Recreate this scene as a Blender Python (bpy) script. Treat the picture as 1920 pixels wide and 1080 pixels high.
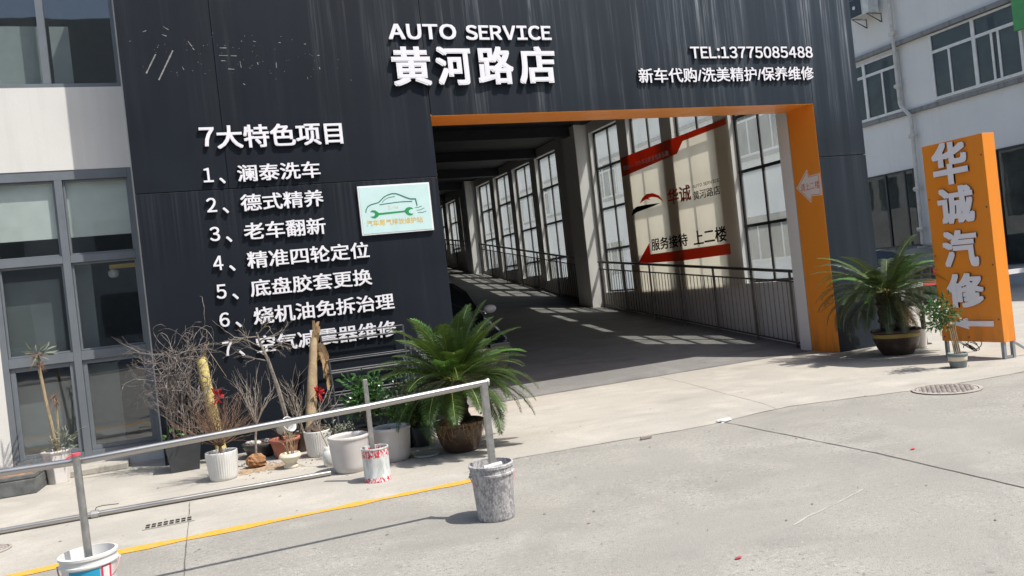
import bpy, math, random
from mathutils import Vector, Matrix
for o in list(bpy.data.objects): bpy.data.objects.remove(o)
SC = bpy.context.scene
COL = SC.collection
rad = math.radians

# ---------------------------------------------------------------- camera
YAW, PITCH, ROLL, F, CD, CH = 0.3643, -0.0049, 0.1104, 1546.15, 10.0627, 1.6
fw = Vector((math.sin(YAW)*math.cos(PITCH), math.cos(YAW)*math.cos(PITCH), math.sin(PITCH)))
rt = Vector((math.cos(YAW), -math.sin(YAW), 0)); dn = fw.cross(rt)
R2 = rt*math.cos(ROLL) + dn*math.sin(ROLL); D2 = -rt*math.sin(ROLL) + dn*math.cos(ROLL)
cam = bpy.data.objects.new('camera', bpy.data.cameras.new('camera')); COL.objects.link(cam)
cam.data.sensor_width = 36; cam.data.lens = F/1920*36; cam.data.clip_end = 600; cam.data.clip_start = .05
M = Matrix.Identity(4)
for i in range(3):
    M[i][0] = R2[i]; M[i][1] = -D2[i]; M[i][2] = -fw[i]
M[0][3], M[1][3], M[2][3] = 0, -CD, CH
cam.matrix_world = M
SC.camera = cam

# ---------------------------------------------------------------- light
SUN = Vector((.43, -.40, 1)).normalized()
W = bpy.data.worlds.new("World"); SC.world = W; W.use_nodes = True
nt = W.node_tree; bg = nt.nodes['Background']
sky = nt.nodes.new('ShaderNodeTexSky'); sky.sky_type = 'NISHITA'; sky.sun_disc = False
sky.sun_elevation = math.asin(SUN.z); sky.sun_rotation = math.atan2(SUN.x, SUN.y)
sky.air_density = 1.2; sky.dust_density = 2.5; sky.ozone_density = 1.0
nt.links.new(sky.outputs[0], bg.inputs[0]); bg.inputs[1].default_value = .14
sl = bpy.data.lights.new('sun', 'SUN'); sl.energy = 4.6; sl.angle = rad(.53); sl.color = (1, .95, .87)
so = bpy.data.objects.new('sun', sl); COL.objects.link(so)
so.rotation_euler = SUN.to_track_quat('Z', 'Y').to_euler(); so.location = (10, -10, 30)
SC.view_settings.view_transform = 'Standard'; SC.view_settings.look = 'None'
SC.view_settings.exposure = .28; SC.view_settings.gamma = 1
SC.render.engine = 'CYCLES'
try:
    SC.cycles.use_denoising = True
    SC.cycles.max_bounces = 8; SC.cycles.transparent_max_bounces = 12; SC.cycles.sample_clamp_indirect = 6
    SC.cycles.caustics_reflective = False; SC.cycles.caustics_refractive = False
except Exception: pass

# ---------------------------------------------------------------- node helper
class N:
    def __init__(s, name):
        s.m = bpy.data.materials.new(name); s.m.use_nodes = True; s.t = s.m.node_tree
        s.b = s.t.nodes['Principled BSDF']; s.out = s.t.nodes['Material Output']
    def n(s, ty, **k):
        x = s.t.nodes.new(ty)
        for a, v in k.items(): setattr(x, a, v)
        return x
    def l(s, a, b): s.t.links.new(a, b)
    def setv(s, inp, v):
        if hasattr(v, 'is_output'): s.l(v, inp)
        else: inp.default_value = v
    def pos(s, scale=(1, 1, 1), obj=False):
        if obj: src = s.n('ShaderNodeTexCoord').outputs['Object']
        else: src = s.n('ShaderNodeNewGeometry').outputs['Position']
        mp = s.n('ShaderNodeMapping'); mp.inputs['Scale'].default_value = scale
        s.l(src, mp.inputs[0]); return mp.outputs[0]
    def noise(s, vec, scale, detail=4, rough=.55, dist=0):
        x = s.n('ShaderNodeTexNoise'); s.l(vec, x.inputs['Vector'])
        x.inputs['Scale'].default_value = scale; x.inputs['Detail'].default_value = detail
        x.inputs['Roughness'].default_value = rough; x.inputs['Distortion'].default_value = dist
        return x.outputs[0]
    def rng(s, v, a, b, c=0, d=1, smooth=False):
        x = s.n('ShaderNodeMapRange'); s.l(v, x.inputs[0])
        if smooth: x.interpolation_type = 'SMOOTHSTEP'
        for i, q in zip((1, 2, 3, 4), (a, b, c, d)): x.inputs[i].default_value = q
        return x.outputs[0]
    def math(s, op, a, b=0):
        x = s.n('ShaderNodeMath', operation=op); s.setv(x.inputs[0], a); s.setv(x.inputs[1], b); return x.outputs[0]
    def mix(s, f, a, b, blend='MIX'):
        x = s.n('ShaderNodeMix', data_type='RGBA', blend_type=blend)
        s.setv(x.inputs[0], f)
        for i, v in ((6, a), (7, b)):
            if hasattr(v, 'is_output'): s.l(v, x.inputs[i])
            else: x.inputs[i].default_value = (*v, 1)
        return x.outputs[2]
    def xyz(s, v):
        x = s.n('ShaderNodeSeparateXYZ'); s.l(v, x.inputs[0]); return x.outputs
    def bump(s, h, strength=.3, dist=.01):
        x = s.n('ShaderNodeBump'); x.inputs['Strength'].default_value = strength; x.inputs['Distance'].default_value = dist
        s.l(h, x.inputs['Height']); s.l(x.outputs[0], s.b.inputs['Normal'])
    def base(s, c, rough=.6, metal=0, spec=.5):
        s.setv(s.b.inputs['Base Color'], (*c, 1) if isinstance(c, tuple) else c)
        s.setv(s.b.inputs['Roughness'], rough); s.setv(s.b.inputs['Metallic'], metal)
        s.b.inputs['Specular IOR Level'].default_value = spec
        return s.m

def pbr(name, c, rough=.6, metal=0, var=.15, scale=6, bump=0, spec=.5, grime=0, fine=40):
    k = N(name); p = k.pos()
    a = k.noise(p, scale, 5, .6); f = k.noise(p, fine, 3)
    lo = tuple(x*(1-var) for x in c); hi = tuple(min(1, x*(1+var)) for x in c)
    col = k.mix(k.rng(a, .3, .7), lo, hi)
    if grime:
        g = k.noise(k.pos((1, 1, .5)), scale*1.7, 6, .7)
        col = k.mix(k.rng(g, .52, .72, 0, grime), col, tuple(x*.35 for x in c))
    k.base(col, k.rng(f, .2, .8, max(.02, rough-.08), min(1, rough+.1)), metal, spec)
    if bump: k.bump(f, bump, .01)
    return k.m

def concrete(name, c, dark, speck=.6, wet=.3, scale=1.0, tyre=0, crack=0):
    k = N(name); p = k.pos()
    big = k.noise(p, .35*scale, 5, .6); mid = k.noise(p, 1.6*scale, 6, .65, .4); fine = k.noise(p, 55, 4, .7)
    sp = k.noise(p, 150, 2, .5); sp2 = k.noise(p, 75, 3, .6); streak = k.noise(k.pos((.5, 3.5, 1)), 1.2, 5, .65)
    col = k.mix(k.rng(big, .32, .68), dark, c)
    col = k.mix(k.rng(mid, .48, .68, 0, .7), col, tuple(x*1.18 for x in c))
    col = k.mix(k.rng(streak, .52, .75, 0, wet), col, tuple(x*.72 for x in c))
    col = k.mix(k.rng(fine, .35, .65, 0, .35), col, tuple(x*.76 for x in c))
    gr = k.noise(p, 30, 4, .8, .3); gpatch = k.rng(k.noise(p, .8, 4), .38, .6, .25, 1)
    col = k.mix(k.math('MULTIPLY', k.rng(gr, .57, .64, 0, speck*.95), gpatch), col, tuple(x*.42 for x in c))
    col = k.mix(k.math('MULTIPLY', k.rng(gr, .43, .36, 0, speck*.8), gpatch), col, tuple(min(.8, x*1.42) for x in c))
    col = k.mix(k.rng(sp2, .60, .70, 0, speck*.55), col, tuple(x*.55 for x in c))
    col = k.mix(k.rng(sp, .60, .66, 0, speck), col, tuple(x*.36 for x in c))
    col = k.mix(k.rng(sp, .38, .31, 0, speck*.6), col, tuple(min(.8, x*1.5) for x in c))
    vo = k.n('ShaderNodeTexVoronoi'); k.l(p, vo.inputs['Vector']); vo.inputs['Scale'].default_value = 2.3
    spot = k.math('MULTIPLY', k.rng(vo.outputs['Distance'], .06, .02), k.rng(k.noise(p, .9, 2), .5, .6))
    col = k.mix(k.math('MULTIPLY', spot, .6), col, tuple(x*.4 for x in c))
    # oil and water stains with ragged outlines
    oil = k.noise(k.pos((1, 1.6, 1)), .75, 7, .62, .8)
    col = k.mix(k.rng(oil, .60, .70, 0, .34), col, tuple(x*.62 for x in c))
    ed = k.math('ABSOLUTE', k.math('SUBTRACT', oil, .605)); col = k.mix(k.rng(ed, .006, .001, 0, .22), col, tuple(x*.6 for x in c))
    if tyre:
        for (rot, sc, th) in ((.35, .42, .80), (-.22, .31, .84)):
            mp = k.n('ShaderNodeMapping'); mp.inputs['Rotation'].default_value = (0, 0, rot); k.l(p, mp.inputs[0])
            w = k.n('ShaderNodeTexWave', bands_direction='Y'); k.l(mp.outputs[0], w.inputs[0]); w.inputs['Scale'].default_value = sc
            w.inputs['Distortion'].default_value = 1.6; w.inputs['Detail'].default_value = 1; w.inputs['Detail Scale'].default_value = .25
            tm = k.math('MULTIPLY', k.rng(w.outputs[1], th, .99), k.rng(k.noise(p, 1.1, 4), .45, .62))
            tm = k.math('MULTIPLY', tm, k.rng(fine, .3, .6, .4, 1)); col = k.mix(k.math('MULTIPLY', tm, tyre), col, tuple(x*.55 for x in c))
        sc_ = k.noise(k.pos((2.2, 16, 1)), 1.0, 5, .7, .3); col = k.mix(k.rng(sc_, .68, .76, 0, .35), col, tuple(min(.75, x*1.45) for x in c))
    if crack:
        v2 = k.n('ShaderNodeTexVoronoi', feature='DISTANCE_TO_EDGE'); v2.inputs['Scale'].default_value = .33
        mx = k.n('ShaderNodeVectorMath', operation='ADD'); nz = k.n('ShaderNodeTexNoise'); nz.inputs['Scale'].default_value = 2.2; nz.inputs['Detail'].default_value = 6; k.l(p, nz.inputs[0])
        sv = k.n('ShaderNodeVectorMath', operation='SCALE'); sv.inputs['Scale'].default_value = .55; k.l(nz.outputs[1], sv.inputs[0]); k.l(p, mx.inputs[0]); k.l(sv.outputs[0], mx.inputs[1]); k.l(mx.outputs[0], v2.inputs['Vector'])
        ck = k.math('MULTIPLY', k.rng(v2.outputs['Distance'], .0032, .0010), k.rng(k.noise(p, .45, 2), .52, .60))
        col = k.mix(k.math('MULTIPLY', ck, crack), col, tuple(x*.35 for x in c))
    k.base(col, k.rng(mid, .3, .7, .78, .95), 0, .3)
    k.bump(k.math('ADD', fine, k.math('MULTIPLY', sp, .6)), .3, .006)
    return k.m

MT = {}
MT['road'] = concrete('road_concrete', (.328, .316, .287), (.265, .256, .233), .9, .35, 1.0, .22, .12)
MT['apron'] = concrete('forecourt_concrete', (.435, .412, .366), (.350, .333, .300), .32, .45, 1.0, .25, .22)
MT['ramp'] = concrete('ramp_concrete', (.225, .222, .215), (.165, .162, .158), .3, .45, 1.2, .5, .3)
MT['scuff'] = pbr('pale_scuff', (.41, .395, .365), .95, var=.12, scale=30)
MT['joint'] = pbr('joint_dirt', (.12, .11, .1), .95, var=.4, scale=9)
MT['crack'] = pbr('crack_dirt', (.22, .20, .175), .95, var=.4, scale=9)

def yellow():
    k = N('worn_yellow_paint'); p = k.pos()
    w = k.noise(p, 22, 6, .75); col = k.mix(k.rng(w, .5, .64, 0, .75), (.72, .335, .03), (.40, .35, .28))
    return k.base(col, .8, 0, .3)
MT['yellow'] = yellow()

def cladding():
    k = N('weathered_black_cladding'); p = k.pos(); X = k.xyz(p)
    st1 = k.noise(k.pos((5, 5, .10)), 1.0, 6, .7, .1); st2 = k.noise(k.pos((26, 26, .22)), 1.0, 4, .7)
    end = k.noise(k.pos((11, 11, .9)), 1.0, 4, .6)
    area = k.noise(k.pos((.5, .5, .2)), 1.0, 3, .5); big = k.noise(p, 1.1, 4, .5)
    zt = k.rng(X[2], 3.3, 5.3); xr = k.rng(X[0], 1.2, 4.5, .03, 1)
    s1 = k.math('MULTIPLY', k.rng(st1, .49, .68), k.rng(st2, .40, .64))
    s1 = k.math('MULTIPLY', s1, k.rng(end, .34, .6))
    amt = k.math('MULTIPLY', k.math('MULTIPLY', s1, k.math('ADD', k.math('MULTIPLY', zt, 1.0), .03)), k.math('ADD', k.math('MULTIPLY', k.math('MULTIPLY', k.rng(area, .36, .6), xr), 1.4), .05))
    col = k.mix(k.rng(big, .3, .7), (.0065, .0098, .0155), (.0105, .0150, .0225))
    overlay = k.math('MULTIPLY', k.math('ADD', k.math('MULTIPLY', zt, .65), .35), k.rng(X[0], 2, 10, .0, .125))  # bluish grey layer, stronger towards the right and the top
    overlay = k.math('MULTIPLY', overlay, k.rng(st1, .3, .6, .6, 1.25))
    col = k.mix(overlay, col, (.25, .34, .44))
    low = k.math('MULTIPLY', k.rng(X[2], 2.1, 3.05), k.rng(st2, .48, .72)); low = k.math('MULTIPLY', low, k.rng(X[2], 3.07, 3.06))
    col = k.mix(k.math('MULTIPLY', low, .07), col, (.3, .31, .33))
    col = k.mix(amt, col, (.41, .44, .47))
    k.base(col, k.rng(st1, .3, .7, .48, .62), 0, .22)
    k.bump(k.noise(k.pos((.5, .5, .25)), 1.3, 2), .05, .05)
    return k.m
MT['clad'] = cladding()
MT['clad_gap'] = pbr('cladding_joint', (.16, .18, .20), .7)
MT['residue'] = pbr('glue_residue', (.30, .30, .29), .9)
MT['letter_face'] = pbr('white_acrylic_face', (.84, .83, .88), .45, var=.03)
MT['letter_side'] = pbr('letter_dark_return', (.02, .02, .025), .5)
MT['maroon_side'] = pbr('letter_brown_return', (.16, .10, .10), .5)

def orange(name, c, dirt=.2):
    k = N(name); p = k.pos()
    a = k.noise(k.pos((2, 2, .5)), 1.5, 5, .65); b = k.noise(p, 14, 4)
    col = k.mix(k.rng(a, .45, .75, 0, dirt), c, (c[0]*.62, c[1]*.62, c[2]*.8))
    col = k.mix(k.rng(b, .6, .8, 0, .12), col, (.8, .5, .2))
    Z = k.xyz(p)[2]; g2 = k.noise(k.pos((6, 6, 1.2)), 1.3, 6, .7)
    col = k.mix(k.math('MULTIPLY', k.rng(Z, .75, .05), k.rng(g2, .42, .68, 0, .6)), col, (.20, .12, .06))
    sc = k.noise(k.pos((30, 30, 2)), 1, 4, .7); col = k.mix(k.rng(sc, .62, .75, 0, .22), col, (.42, .2, .06))
    k.bump(k.noise(p, 2.2, 2), .06, .04)
    return k.base(col, k.rng(a, .3, .7, .3, .5), 0, .4)
MT['orange'] = orange('orange_panel', (.86, .295, .036), .14)
MT['orange2'] = orange('orange_sign_panel', (.84, .28, .030), .12)

def plaster(name, c, stain, amt=.35, streaky=True):
    k = N(name); p = k.pos()
    a = k.noise(p, .9, 5, .6); s = k.noise(k.pos((7, 7, .35)), 1, 5, .65); r = k.noise(p, 5, 6, .7)
    col = k.mix(k.rng(a, .3, .7), tuple(x*.92 for x in c), c)
    col = k.mix(k.rng(s, .5, .78, 0, amt), col, stain)
    col = k.mix(k.rng(r, .6, .78, 0, amt*.6), col, stain)
    k.base(col, .9, 0, .25); k.bump(k.noise(p, 30, 4), .12, .01); return k.m
MT['white_wall'] = plaster('white_render', (.735, .725, .695), (.52, .505, .475), .38)
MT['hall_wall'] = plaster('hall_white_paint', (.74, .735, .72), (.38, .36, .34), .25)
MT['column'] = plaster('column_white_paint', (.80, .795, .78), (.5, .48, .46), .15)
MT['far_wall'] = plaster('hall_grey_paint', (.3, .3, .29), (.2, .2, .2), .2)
MT['grey_wall'] = plaster('grey_stucco', (.70, .695, .675), (.47, .47, .46), .18)
MT['ledge'] = plaster('weathered_ledge', (.25, .25, .25), (.06, .06, .06), .8)
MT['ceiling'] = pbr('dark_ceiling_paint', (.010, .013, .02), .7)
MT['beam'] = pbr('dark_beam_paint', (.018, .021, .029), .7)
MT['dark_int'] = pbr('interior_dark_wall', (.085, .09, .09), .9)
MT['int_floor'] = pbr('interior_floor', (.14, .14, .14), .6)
MT['blind'] = pbr('pale_roller_blind', (.86, .88, .83), .9, var=.06)
MT['film'] = pbr('grey_window_film', (.17, .185, .185), .9, var=.15, scale=2)  # stands for a blind and for reflected light in the office panes
MT['room_grey'] = pbr('dim_room', (.36, .37, .35), .9, var=.4, scale=1.5)
MT['blind2'] = pbr('grey_roller_blind', (.34, .37, .36), .9, var=.08)
MT['alu'] = pbr('blue_grey_frame', (.155, .175, .198), .45, 0, var=.08)
MT['alu_lt'] = pbr('pale_edge_trim', (.60, .60, .57), .6, var=.1)
MT['dark_frame'] = pbr('dark_bronze_frame', (.022, .024, .027), .5)
MT['pvc'] = pbr('white_window_frame', (.66, .66, .63), .55, var=.1, grime=.25)
MT['steel'] = pbr('stainless_steel', (.50, .485, .46), .34, 1, var=.03, scale=3, fine=4)
MT['steel_dull'] = pbr('dull_galvanised_steel', (.42, .42, .41), .45, .85, var=.2, scale=18, grime=.4)
MT['rail_in'] = pbr('dark_rail_steel', (.15, .14, .135), .4, .8, var=.15)
MT['rack'] = pbr('grey_painted_rack', (.075, .078, .084), .55, .3, var=.3, grime=.4)
MT['green_panel'] = pbr('green_board', (.07, .30, .10), .6)
MT['opp'] = plaster('opposite_wall', (.34, .35, .35), (.12, .12, .12), .3)

def glass(name, tint, refl, rough=.02, dust=0, dustcol=(.7, .72, .7), op=0, opcol=(.02, .025, .03), fres=.9):
    """thin pane: transparent + fresnel-like mirror + optional dust film"""
    k = N(name); t = k.t
    tr = k.n('ShaderNodeBsdfTransparent'); tr.inputs[0].default_value = (*tint, 1)
    gl = k.n('ShaderNodeBsdfGlossy'); gl.inputs['Roughness'].default_value = rough; gl.inputs[0].default_value = (.95, .97, 1, 1)
    lw = k.n('ShaderNodeLayerWeight'); lw.inputs[0].default_value = .5
    f = k.math('ADD', k.math('MULTIPLY', k.math('POWER', lw.outputs[1], 5), fres), refl)
    if rough < .1:
        bp = k.n('ShaderNodeBump'); bp.inputs['Strength'].default_value = .02; bp.inputs['Distance'].default_value = .05
        k.l(k.noise(k.pos(), 1.4, 2), bp.inputs['Height']); k.l(bp.outputs[0], gl.inputs['Normal'])
    cur = tr.outputs[0]
    if dust:
        df = k.n('ShaderNodeBsdfDiffuse'); df.inputs[0].default_value = (*dustcol, 1)
        tl = k.n('ShaderNodeBsdfTranslucent'); tl.inputs[0].default_value = (*dustcol, 1)
        m0 = k.n('ShaderNodeMixShader'); m0.inputs[0].default_value = .82; k.l(df.outputs[0], m0.inputs[1]); k.l(tl.outputs[0], m0.inputs[2])
        m1 = k.n('ShaderNodeMixShader'); k.l(cur, m1.inputs[1]); k.l(m0.outputs[0], m1.inputs[2])
        k.l(k.rng(k.noise(k.pos((1, 1, .6)), 2.2, 5, .6), .3, .7, dust*.75, dust*1.2), m1.inputs[0]); cur = m1.outputs[0]
    if op:
        df = k.n('ShaderNodeBsdfDiffuse'); df.inputs[0].default_value = (*opcol, 1)
        m1 = k.n('ShaderNodeMixShader'); m1.inputs[0].default_value = op; k.l(cur, m1.inputs[1]); k.l(df.outputs[0], m1.inputs[2]); cur = m1.outputs[0]
    m2 = k.n('ShaderNodeMixShader'); k.l(f, m2.inputs[0]); k.l(cur, m2.inputs[1]); k.l(gl.outputs[0], m2.inputs[2])
    k.l(m2.outputs[0], k.out.inputs[0]); return k.m
MT['glass_office'] = glass('office_glass', (.92, .95, .95), .085, .015, .045, (.4, .42, .42))
MT['glass_hall'] = glass('dusty_hall_glass', (.97, .985, .975), .01, .05, .15, (.96, .99, .97), fres=.35)
MT['glass_grey'] = glass('factory_glass', (.6, .63, .62), .04, .02, .16, (.42, .43, .42), .05, fres=.35)
MT['glass_car'] = glass('car_glass', (.25, .28, .28), .05, .02, 0, op=.6)

def banner():
    k = N('banner_fabric')
    c = k.mix(k.rng(k.noise(k.pos(), 2, 4), .3, .7), (.87, .80, .67), (.91, .85, .73))
    df = k.n('ShaderNodeBsdfDiffuse'); tl = k.n('ShaderNodeBsdfTranslucent')
    k.l(c, df.inputs[0]); k.l(c, tl.inputs[0]); m = k.n('ShaderNodeMixShader'); m.inputs[0].default_value = .6
    k.l(df.outputs[0], m.inputs[1]); k.l(tl.outputs[0], m.inputs[2]); k.l(m.outputs[0], k.out.inputs[0]); return k.m
def ink(name, c):
    k = N(name); df = k.n('ShaderNodeBsdfDiffuse'); tl = k.n('ShaderNodeBsdfTranslucent')
    df.inputs[0].default_value = (*c, 1); tl.inputs[0].default_value = (*c, 1)
    m = k.n('ShaderNodeMixShader'); m.inputs[0].default_value = .5
    k.l(df.outputs[0], m.inputs[1]); k.l(tl.outputs[0], m.inputs[2]); k.l(m.outputs[0], k.out.inputs[0]); return k.m
MT['banner'] = banner()
MT['ink_red'] = ink('banner_red_ink', (.85, .15, .06)); MT['ink_black'] = ink('banner_black_ink', (.02, .02, .022))
MT['ink_pale'] = ink('banner_pale_ink', (.9, .72, .62))
MT['board'] = pbr('pale_cyan_board', (.60, .80, .79), .35, var=.04)
MT['board_edge'] = pbr('white_board_edge', (.82, .83, .84), .45, var=.03)
MT['logo_dark'] = pbr('logo_dark_green', (.03, .19, .115), .5); MT['logo_green'] = pbr('logo_green', (.02, .31, .10), .5)
MT['logo_yellow'] = pbr('logo_yellow', (.78, .50, .06), .5); MT['logo_pink'] = pbr('logo_pale_orange', (.78, .52, .27), .5)
MT['arrow_white'] = pbr('white_sticker', (.78, .74, .70), .5, var=.04); MT['arrow_red'] = pbr('red_sticker_ink', (.62, .13, .05), .5)

def leaf(name, a, b, rough=.4, trans=.25):
    k = N(name); p = k.pos()
    n1 = k.noise(p, 3.5, 4); n2 = k.noise(p, 23, 2)
    c = k.mix(k.rng(n1, .3, .7), a, b); c = k.mix(k.rng(n2, .4, .8, 0, .4), c, tuple(min(1, x*1.5) for x in b))
    k.base(c, rough, 0, .5)
    tl = k.n('ShaderNodeBsdfTranslucent'); k.l(k.mix(.4, c, (.16, .23, .03)), tl.inputs[0])
    m = k.n('ShaderNodeMixShader'); m.inputs[0].default_value = trans
    k.l(k.b.outputs[0], m.inputs[1]); k.l(tl.outputs[0], m.inputs[2]); k.l(m.outputs[0], k.out.inputs[0]); return k.m
MT['frond'] = leaf('cycad_leaflets', (.024, .052, .012), (.052, .100, .022), .34, .2)
MT['frond_dull'] = leaf('cycad_dusty_leaflets', (.028, .046, .022), (.066, .094, .043), .32, .16)
MT['rachis'] = pbr('frond_midrib', (.23, .27, .07), .5, var=.3)
MT['dead_frond'] = pbr('dead_frond', (.30, .19, .08), .9, var=.35, scale=20)
MT['leafy'] = leaf('camellia_leaves', (.030, .085, .028), (.065, .16, .045), .28, .15)
MT['leafy_dk'] = leaf('dark_shrub_leaves', (.018, .050, .020), (.045, .10, .035), .35, .12)
MT['leafy_lt'] = leaf('bright_shrub_leaves', (.06, .16, .035), (.12, .27, .06), .3, .25)
MT['grey_leaf'] = leaf('grey_green_leaves', (.13, .15, .11), (.22, .24, .19), .7, .1)
MT['flower'] = pbr('pale_blossom', (.62, .58, .42), .8)
MT['cycad_trunk'] = pbr('cycad_trunk_bark', (.055, .042, .033), .95, var=.5, scale=22, bump=.9)
MT['crown_heart'] = pbr('cycad_heart', (.26, .16, .07), .9, var=.4, scale=30)
MT['bark_grey'] = pbr('grey_twig_bark', (.235, .205, .175), .9, var=.35, scale=18)
MT['bark_brown'] = pbr('brown_twig_bark', (.20, .125, .085), .9, var=.35, scale=18)
MT['bark_tan'] = pbr('tan_stem_bark', (.33, .26, .16), .9, var=.3, scale=18)
MT['vine'] = pbr('dry_vine_bark', (.20, .172, .158), .9, var=.6, scale=20)
MT['wood_pole'] = pbr('peeled_brown_trunk', (.36, .27, .165), .9, var=.3, scale=7, bump=.4, grime=.3)
MT['moss'] = pbr('yellow_moss_pole', (.60, .49, .19), .95, var=.22, scale=24, bump=.5, grime=.06)
MT['dry_leaf'] = pbr('dry_brown_leaf', (.40, .27, .14), .85, var=.4, scale=9)
MT['ribbon'] = pbr('red_ribbon', (.60, .02, .02), .5, var=.2)
MT['soil'] = pbr('potting_soil', (.085, .062, .045), .98, var=.5, scale=26, bump=.9)
MT['red_soil'] = pbr('red_root_soil', (.30, .155, .075), .98, var=.4, scale=22, bump=1)
MT['pot_white'] = pbr('white_glazed_pot', (.66, .655, .63), .35, var=.06, grime=.12)
MT['pot_grey'] = pbr('pale_grey_ceramic', (.56, .535, .52), .4, var=.06, grime=.1)
MT['pot_cream'] = pbr('cream_glaze', (.66, .60, .47), .35, var=.08, grime=.12)
MT['terra'] = pbr('terracotta_plastic', (.36, .125, .085), .6, var=.12, grime=.2)
MT['hexpot'] = pbr('white_plastic_pot', (.68, .65, .63), .45, var=.06, grime=.25)
MT['planter'] = pbr('charcoal_planter', (.045, .05, .054), .55, var=.2, grime=.15)
MT['box_grey'] = pbr('dusty_dark_box', (.12, .125, .125), .8, var=.35, scale=9, grime=.4)
MT['tray'] = pbr('dark_glazed_tray', (.04, .04, .042), .35, var=.3)
MT['bin_white'] = pbr('worn_white_tub', (.58, .60, .60), .5, var=.08, grime=.35)
MT['red_tape'] = pbr('red_tape', (.60, .09, .12), .5)
MT['disc'] = pbr('frosted_disc', (.50, .55, .53), .3, var=.05)
MT['stone'] = pbr('pale_pebble', (.5, .48, .45), .9, var=.4, scale=20)
MT['spill'] = pbr('scattered_red_soil', (.36, .26, .17), .98, var=.35, scale=16, grime=.2)
MT['paper'] = pbr('white_scrap', (.80, .79, .77), .8, var=.05)
MT['petal'] = pbr('red_petal', (.45, .05, .06), .7, var=.3)
MT['chip'] = pbr('grey_brick_chip', (.27, .23, .2), .9)
MT['iron'] = pbr('cast_iron_cover', (.40, .36, .33), .8, .2, var=.3, scale=12, grime=.3)
MT['hole'] = pbr('drain_hole', (.015, .014, .013), .95)
MT['rubber'] = pbr('tyre_rubber', (.02, .02, .02), .85)
MT['ac_white'] = pbr('ac_casing', (.60, .61, .58), .5, grime=.3); MT['ac_dark'] = pbr('ac_fan_grille', (.03, .04, .055), .5)
MT['pipe'] = pbr('drainpipe_plastic', (.53, .51, .47), .6, var=.1, grime=.4)
MT['bracket'] = pbr('rusty_bracket', (.07, .06, .055), .8, var=.4)
MT['chrome'] = pbr('chrome', (.75, .75, .75), .15, 1)
MT['tail'] = pbr('tail_lamp_red', (.55, .02, .04), .2)
MT['boom_white'] = pbr('barrier_white', (.76, .75, .74), .5); MT['boom_red'] = pbr('barrier_red', (.60, .08, .08), .5)
MT['yellow_arm'] = pbr('yellow_lamp_arm', (.62, .42, .05), .5); MT['lamp_white'] = pbr('lamp_cap', (.55, .55, .53), .5)
MT['blue_label'] = pbr('blue_bucket_label', (.02, .33, .55), .45, var=.1); MT['red_label'] = pbr('red_bucket_label', (.62, .04, .09), .45, var=.1)
MT['pink_wire'] = pbr('pink_bail_handle', (.52, .30, .30), .5)
MT['legwrap'] = pbr('galvanised_angle', (.33, .37, .40), .45, .6, var=.2)
k = N('black_car_paint'); k.base((.008, .009, .011), .25, 0, .5); k.b.inputs['Coat Weight'].default_value = .8; MT['car'] = k.m

def splatter(name, a, b, c, sc=1.0):
    k = N(name); p = k.pos((1, 1, .55), obj=True)
    n1 = k.noise(p, 26*sc, 6, .75, .4); n2 = k.noise(p, 75*sc, 3, .6)
    col = k.mix(k.rng(n1, .44, .53), a, b); col = k.mix(k.rng(n2, .5, .62, 0, .75), col, c)
    k.base(col, .75, 0, .35); k.bump(n1, .3, .005); return k.m
MT['splat'] = splatter('paint_splattered_bucket', (.43, .42, .43), (.26, .255, .27), (.60, .59, .585))
MT['bucket_white'] = pbr('white_bucket', (.70, .70, .69), .45, var=.05, grime=.15)
MT['cement'] = pbr('set_cement', (.42, .42, .41), .95, var=.2, scale=18, bump=.5)
def canister():
    k = N('flaking_red_and_white_can'); p = k.pos((1, 1, 1), obj=True); Z = k.xyz(p)[2]
    n = k.noise(k.pos((1, 1, .5), obj=True), 62, 5, .75); n2 = k.noise(k.pos((1.6, 1.6, .35), obj=True), 20, 5, .7)
    band = k.math('ADD', k.math('MULTIPLY', k.rng(Z, .215, .22), k.rng(Z, .285, .28)), k.rng(Z, .045, .04))
    red = k.mix(k.rng(n, .49, .53), (.50, .03, .055), (.66, .66, .65))
    wh = k.mix(k.rng(n2, .45, .58), (.58, .61, .60), (.40, .43, .425)); wh = k.mix(k.rng(n, .66, .7), wh, (.24, .22, .22))
    return k.base(k.mix(band, wh, red), .6)
MT['can'] = canister()
def dragonpot():
    k = N('brown_glaze_with_ochre_scrolls'); p = k.pos((1, 1, 1.3), obj=True)
    w = k.n('ShaderNodeTexWave', wave_type='RINGS'); k.l(p, w.inputs[0]); w.inputs['Scale'].default_value = 4.5
    w.inputs['Distortion'].default_value = 9; w.inputs['Detail'].default_value = 2; w.inputs['Detail Scale'].default_value = 1.6
    n = k.noise(p, 9, 4); Z = k.xyz(k.pos(obj=True))[2]
    zone = k.math('MULTIPLY', k.rng(Z, .05, .09), k.rng(Z, .27, .24))
    f = k.math('MULTIPLY', k.math('MULTIPLY', k.rng(w.outputs[1], .86, .95), k.rng(n, .5, .58)), zone)
    col = k.mix(k.rng(k.noise(p, 5, 4), .3, .7), (.055, .034, .024), (.085, .055, .038))
    col = k.mix(f, col, (.17, .105, .035)); k.base(col, .3); return k.m
MT['dragon'] = dragonpot()
MT['dark_glaze'] = pbr('dark_brown_glaze', (.05, .033, .026), .3, var=.25); MT['ochre'] = pbr('ochre_glaze_band', (.36, .26, .07), .45)
MT['sage_pot'] = pbr('grey_green_pot', (.17, .20, .195), .5, var=.1, grime=.15)

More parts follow.
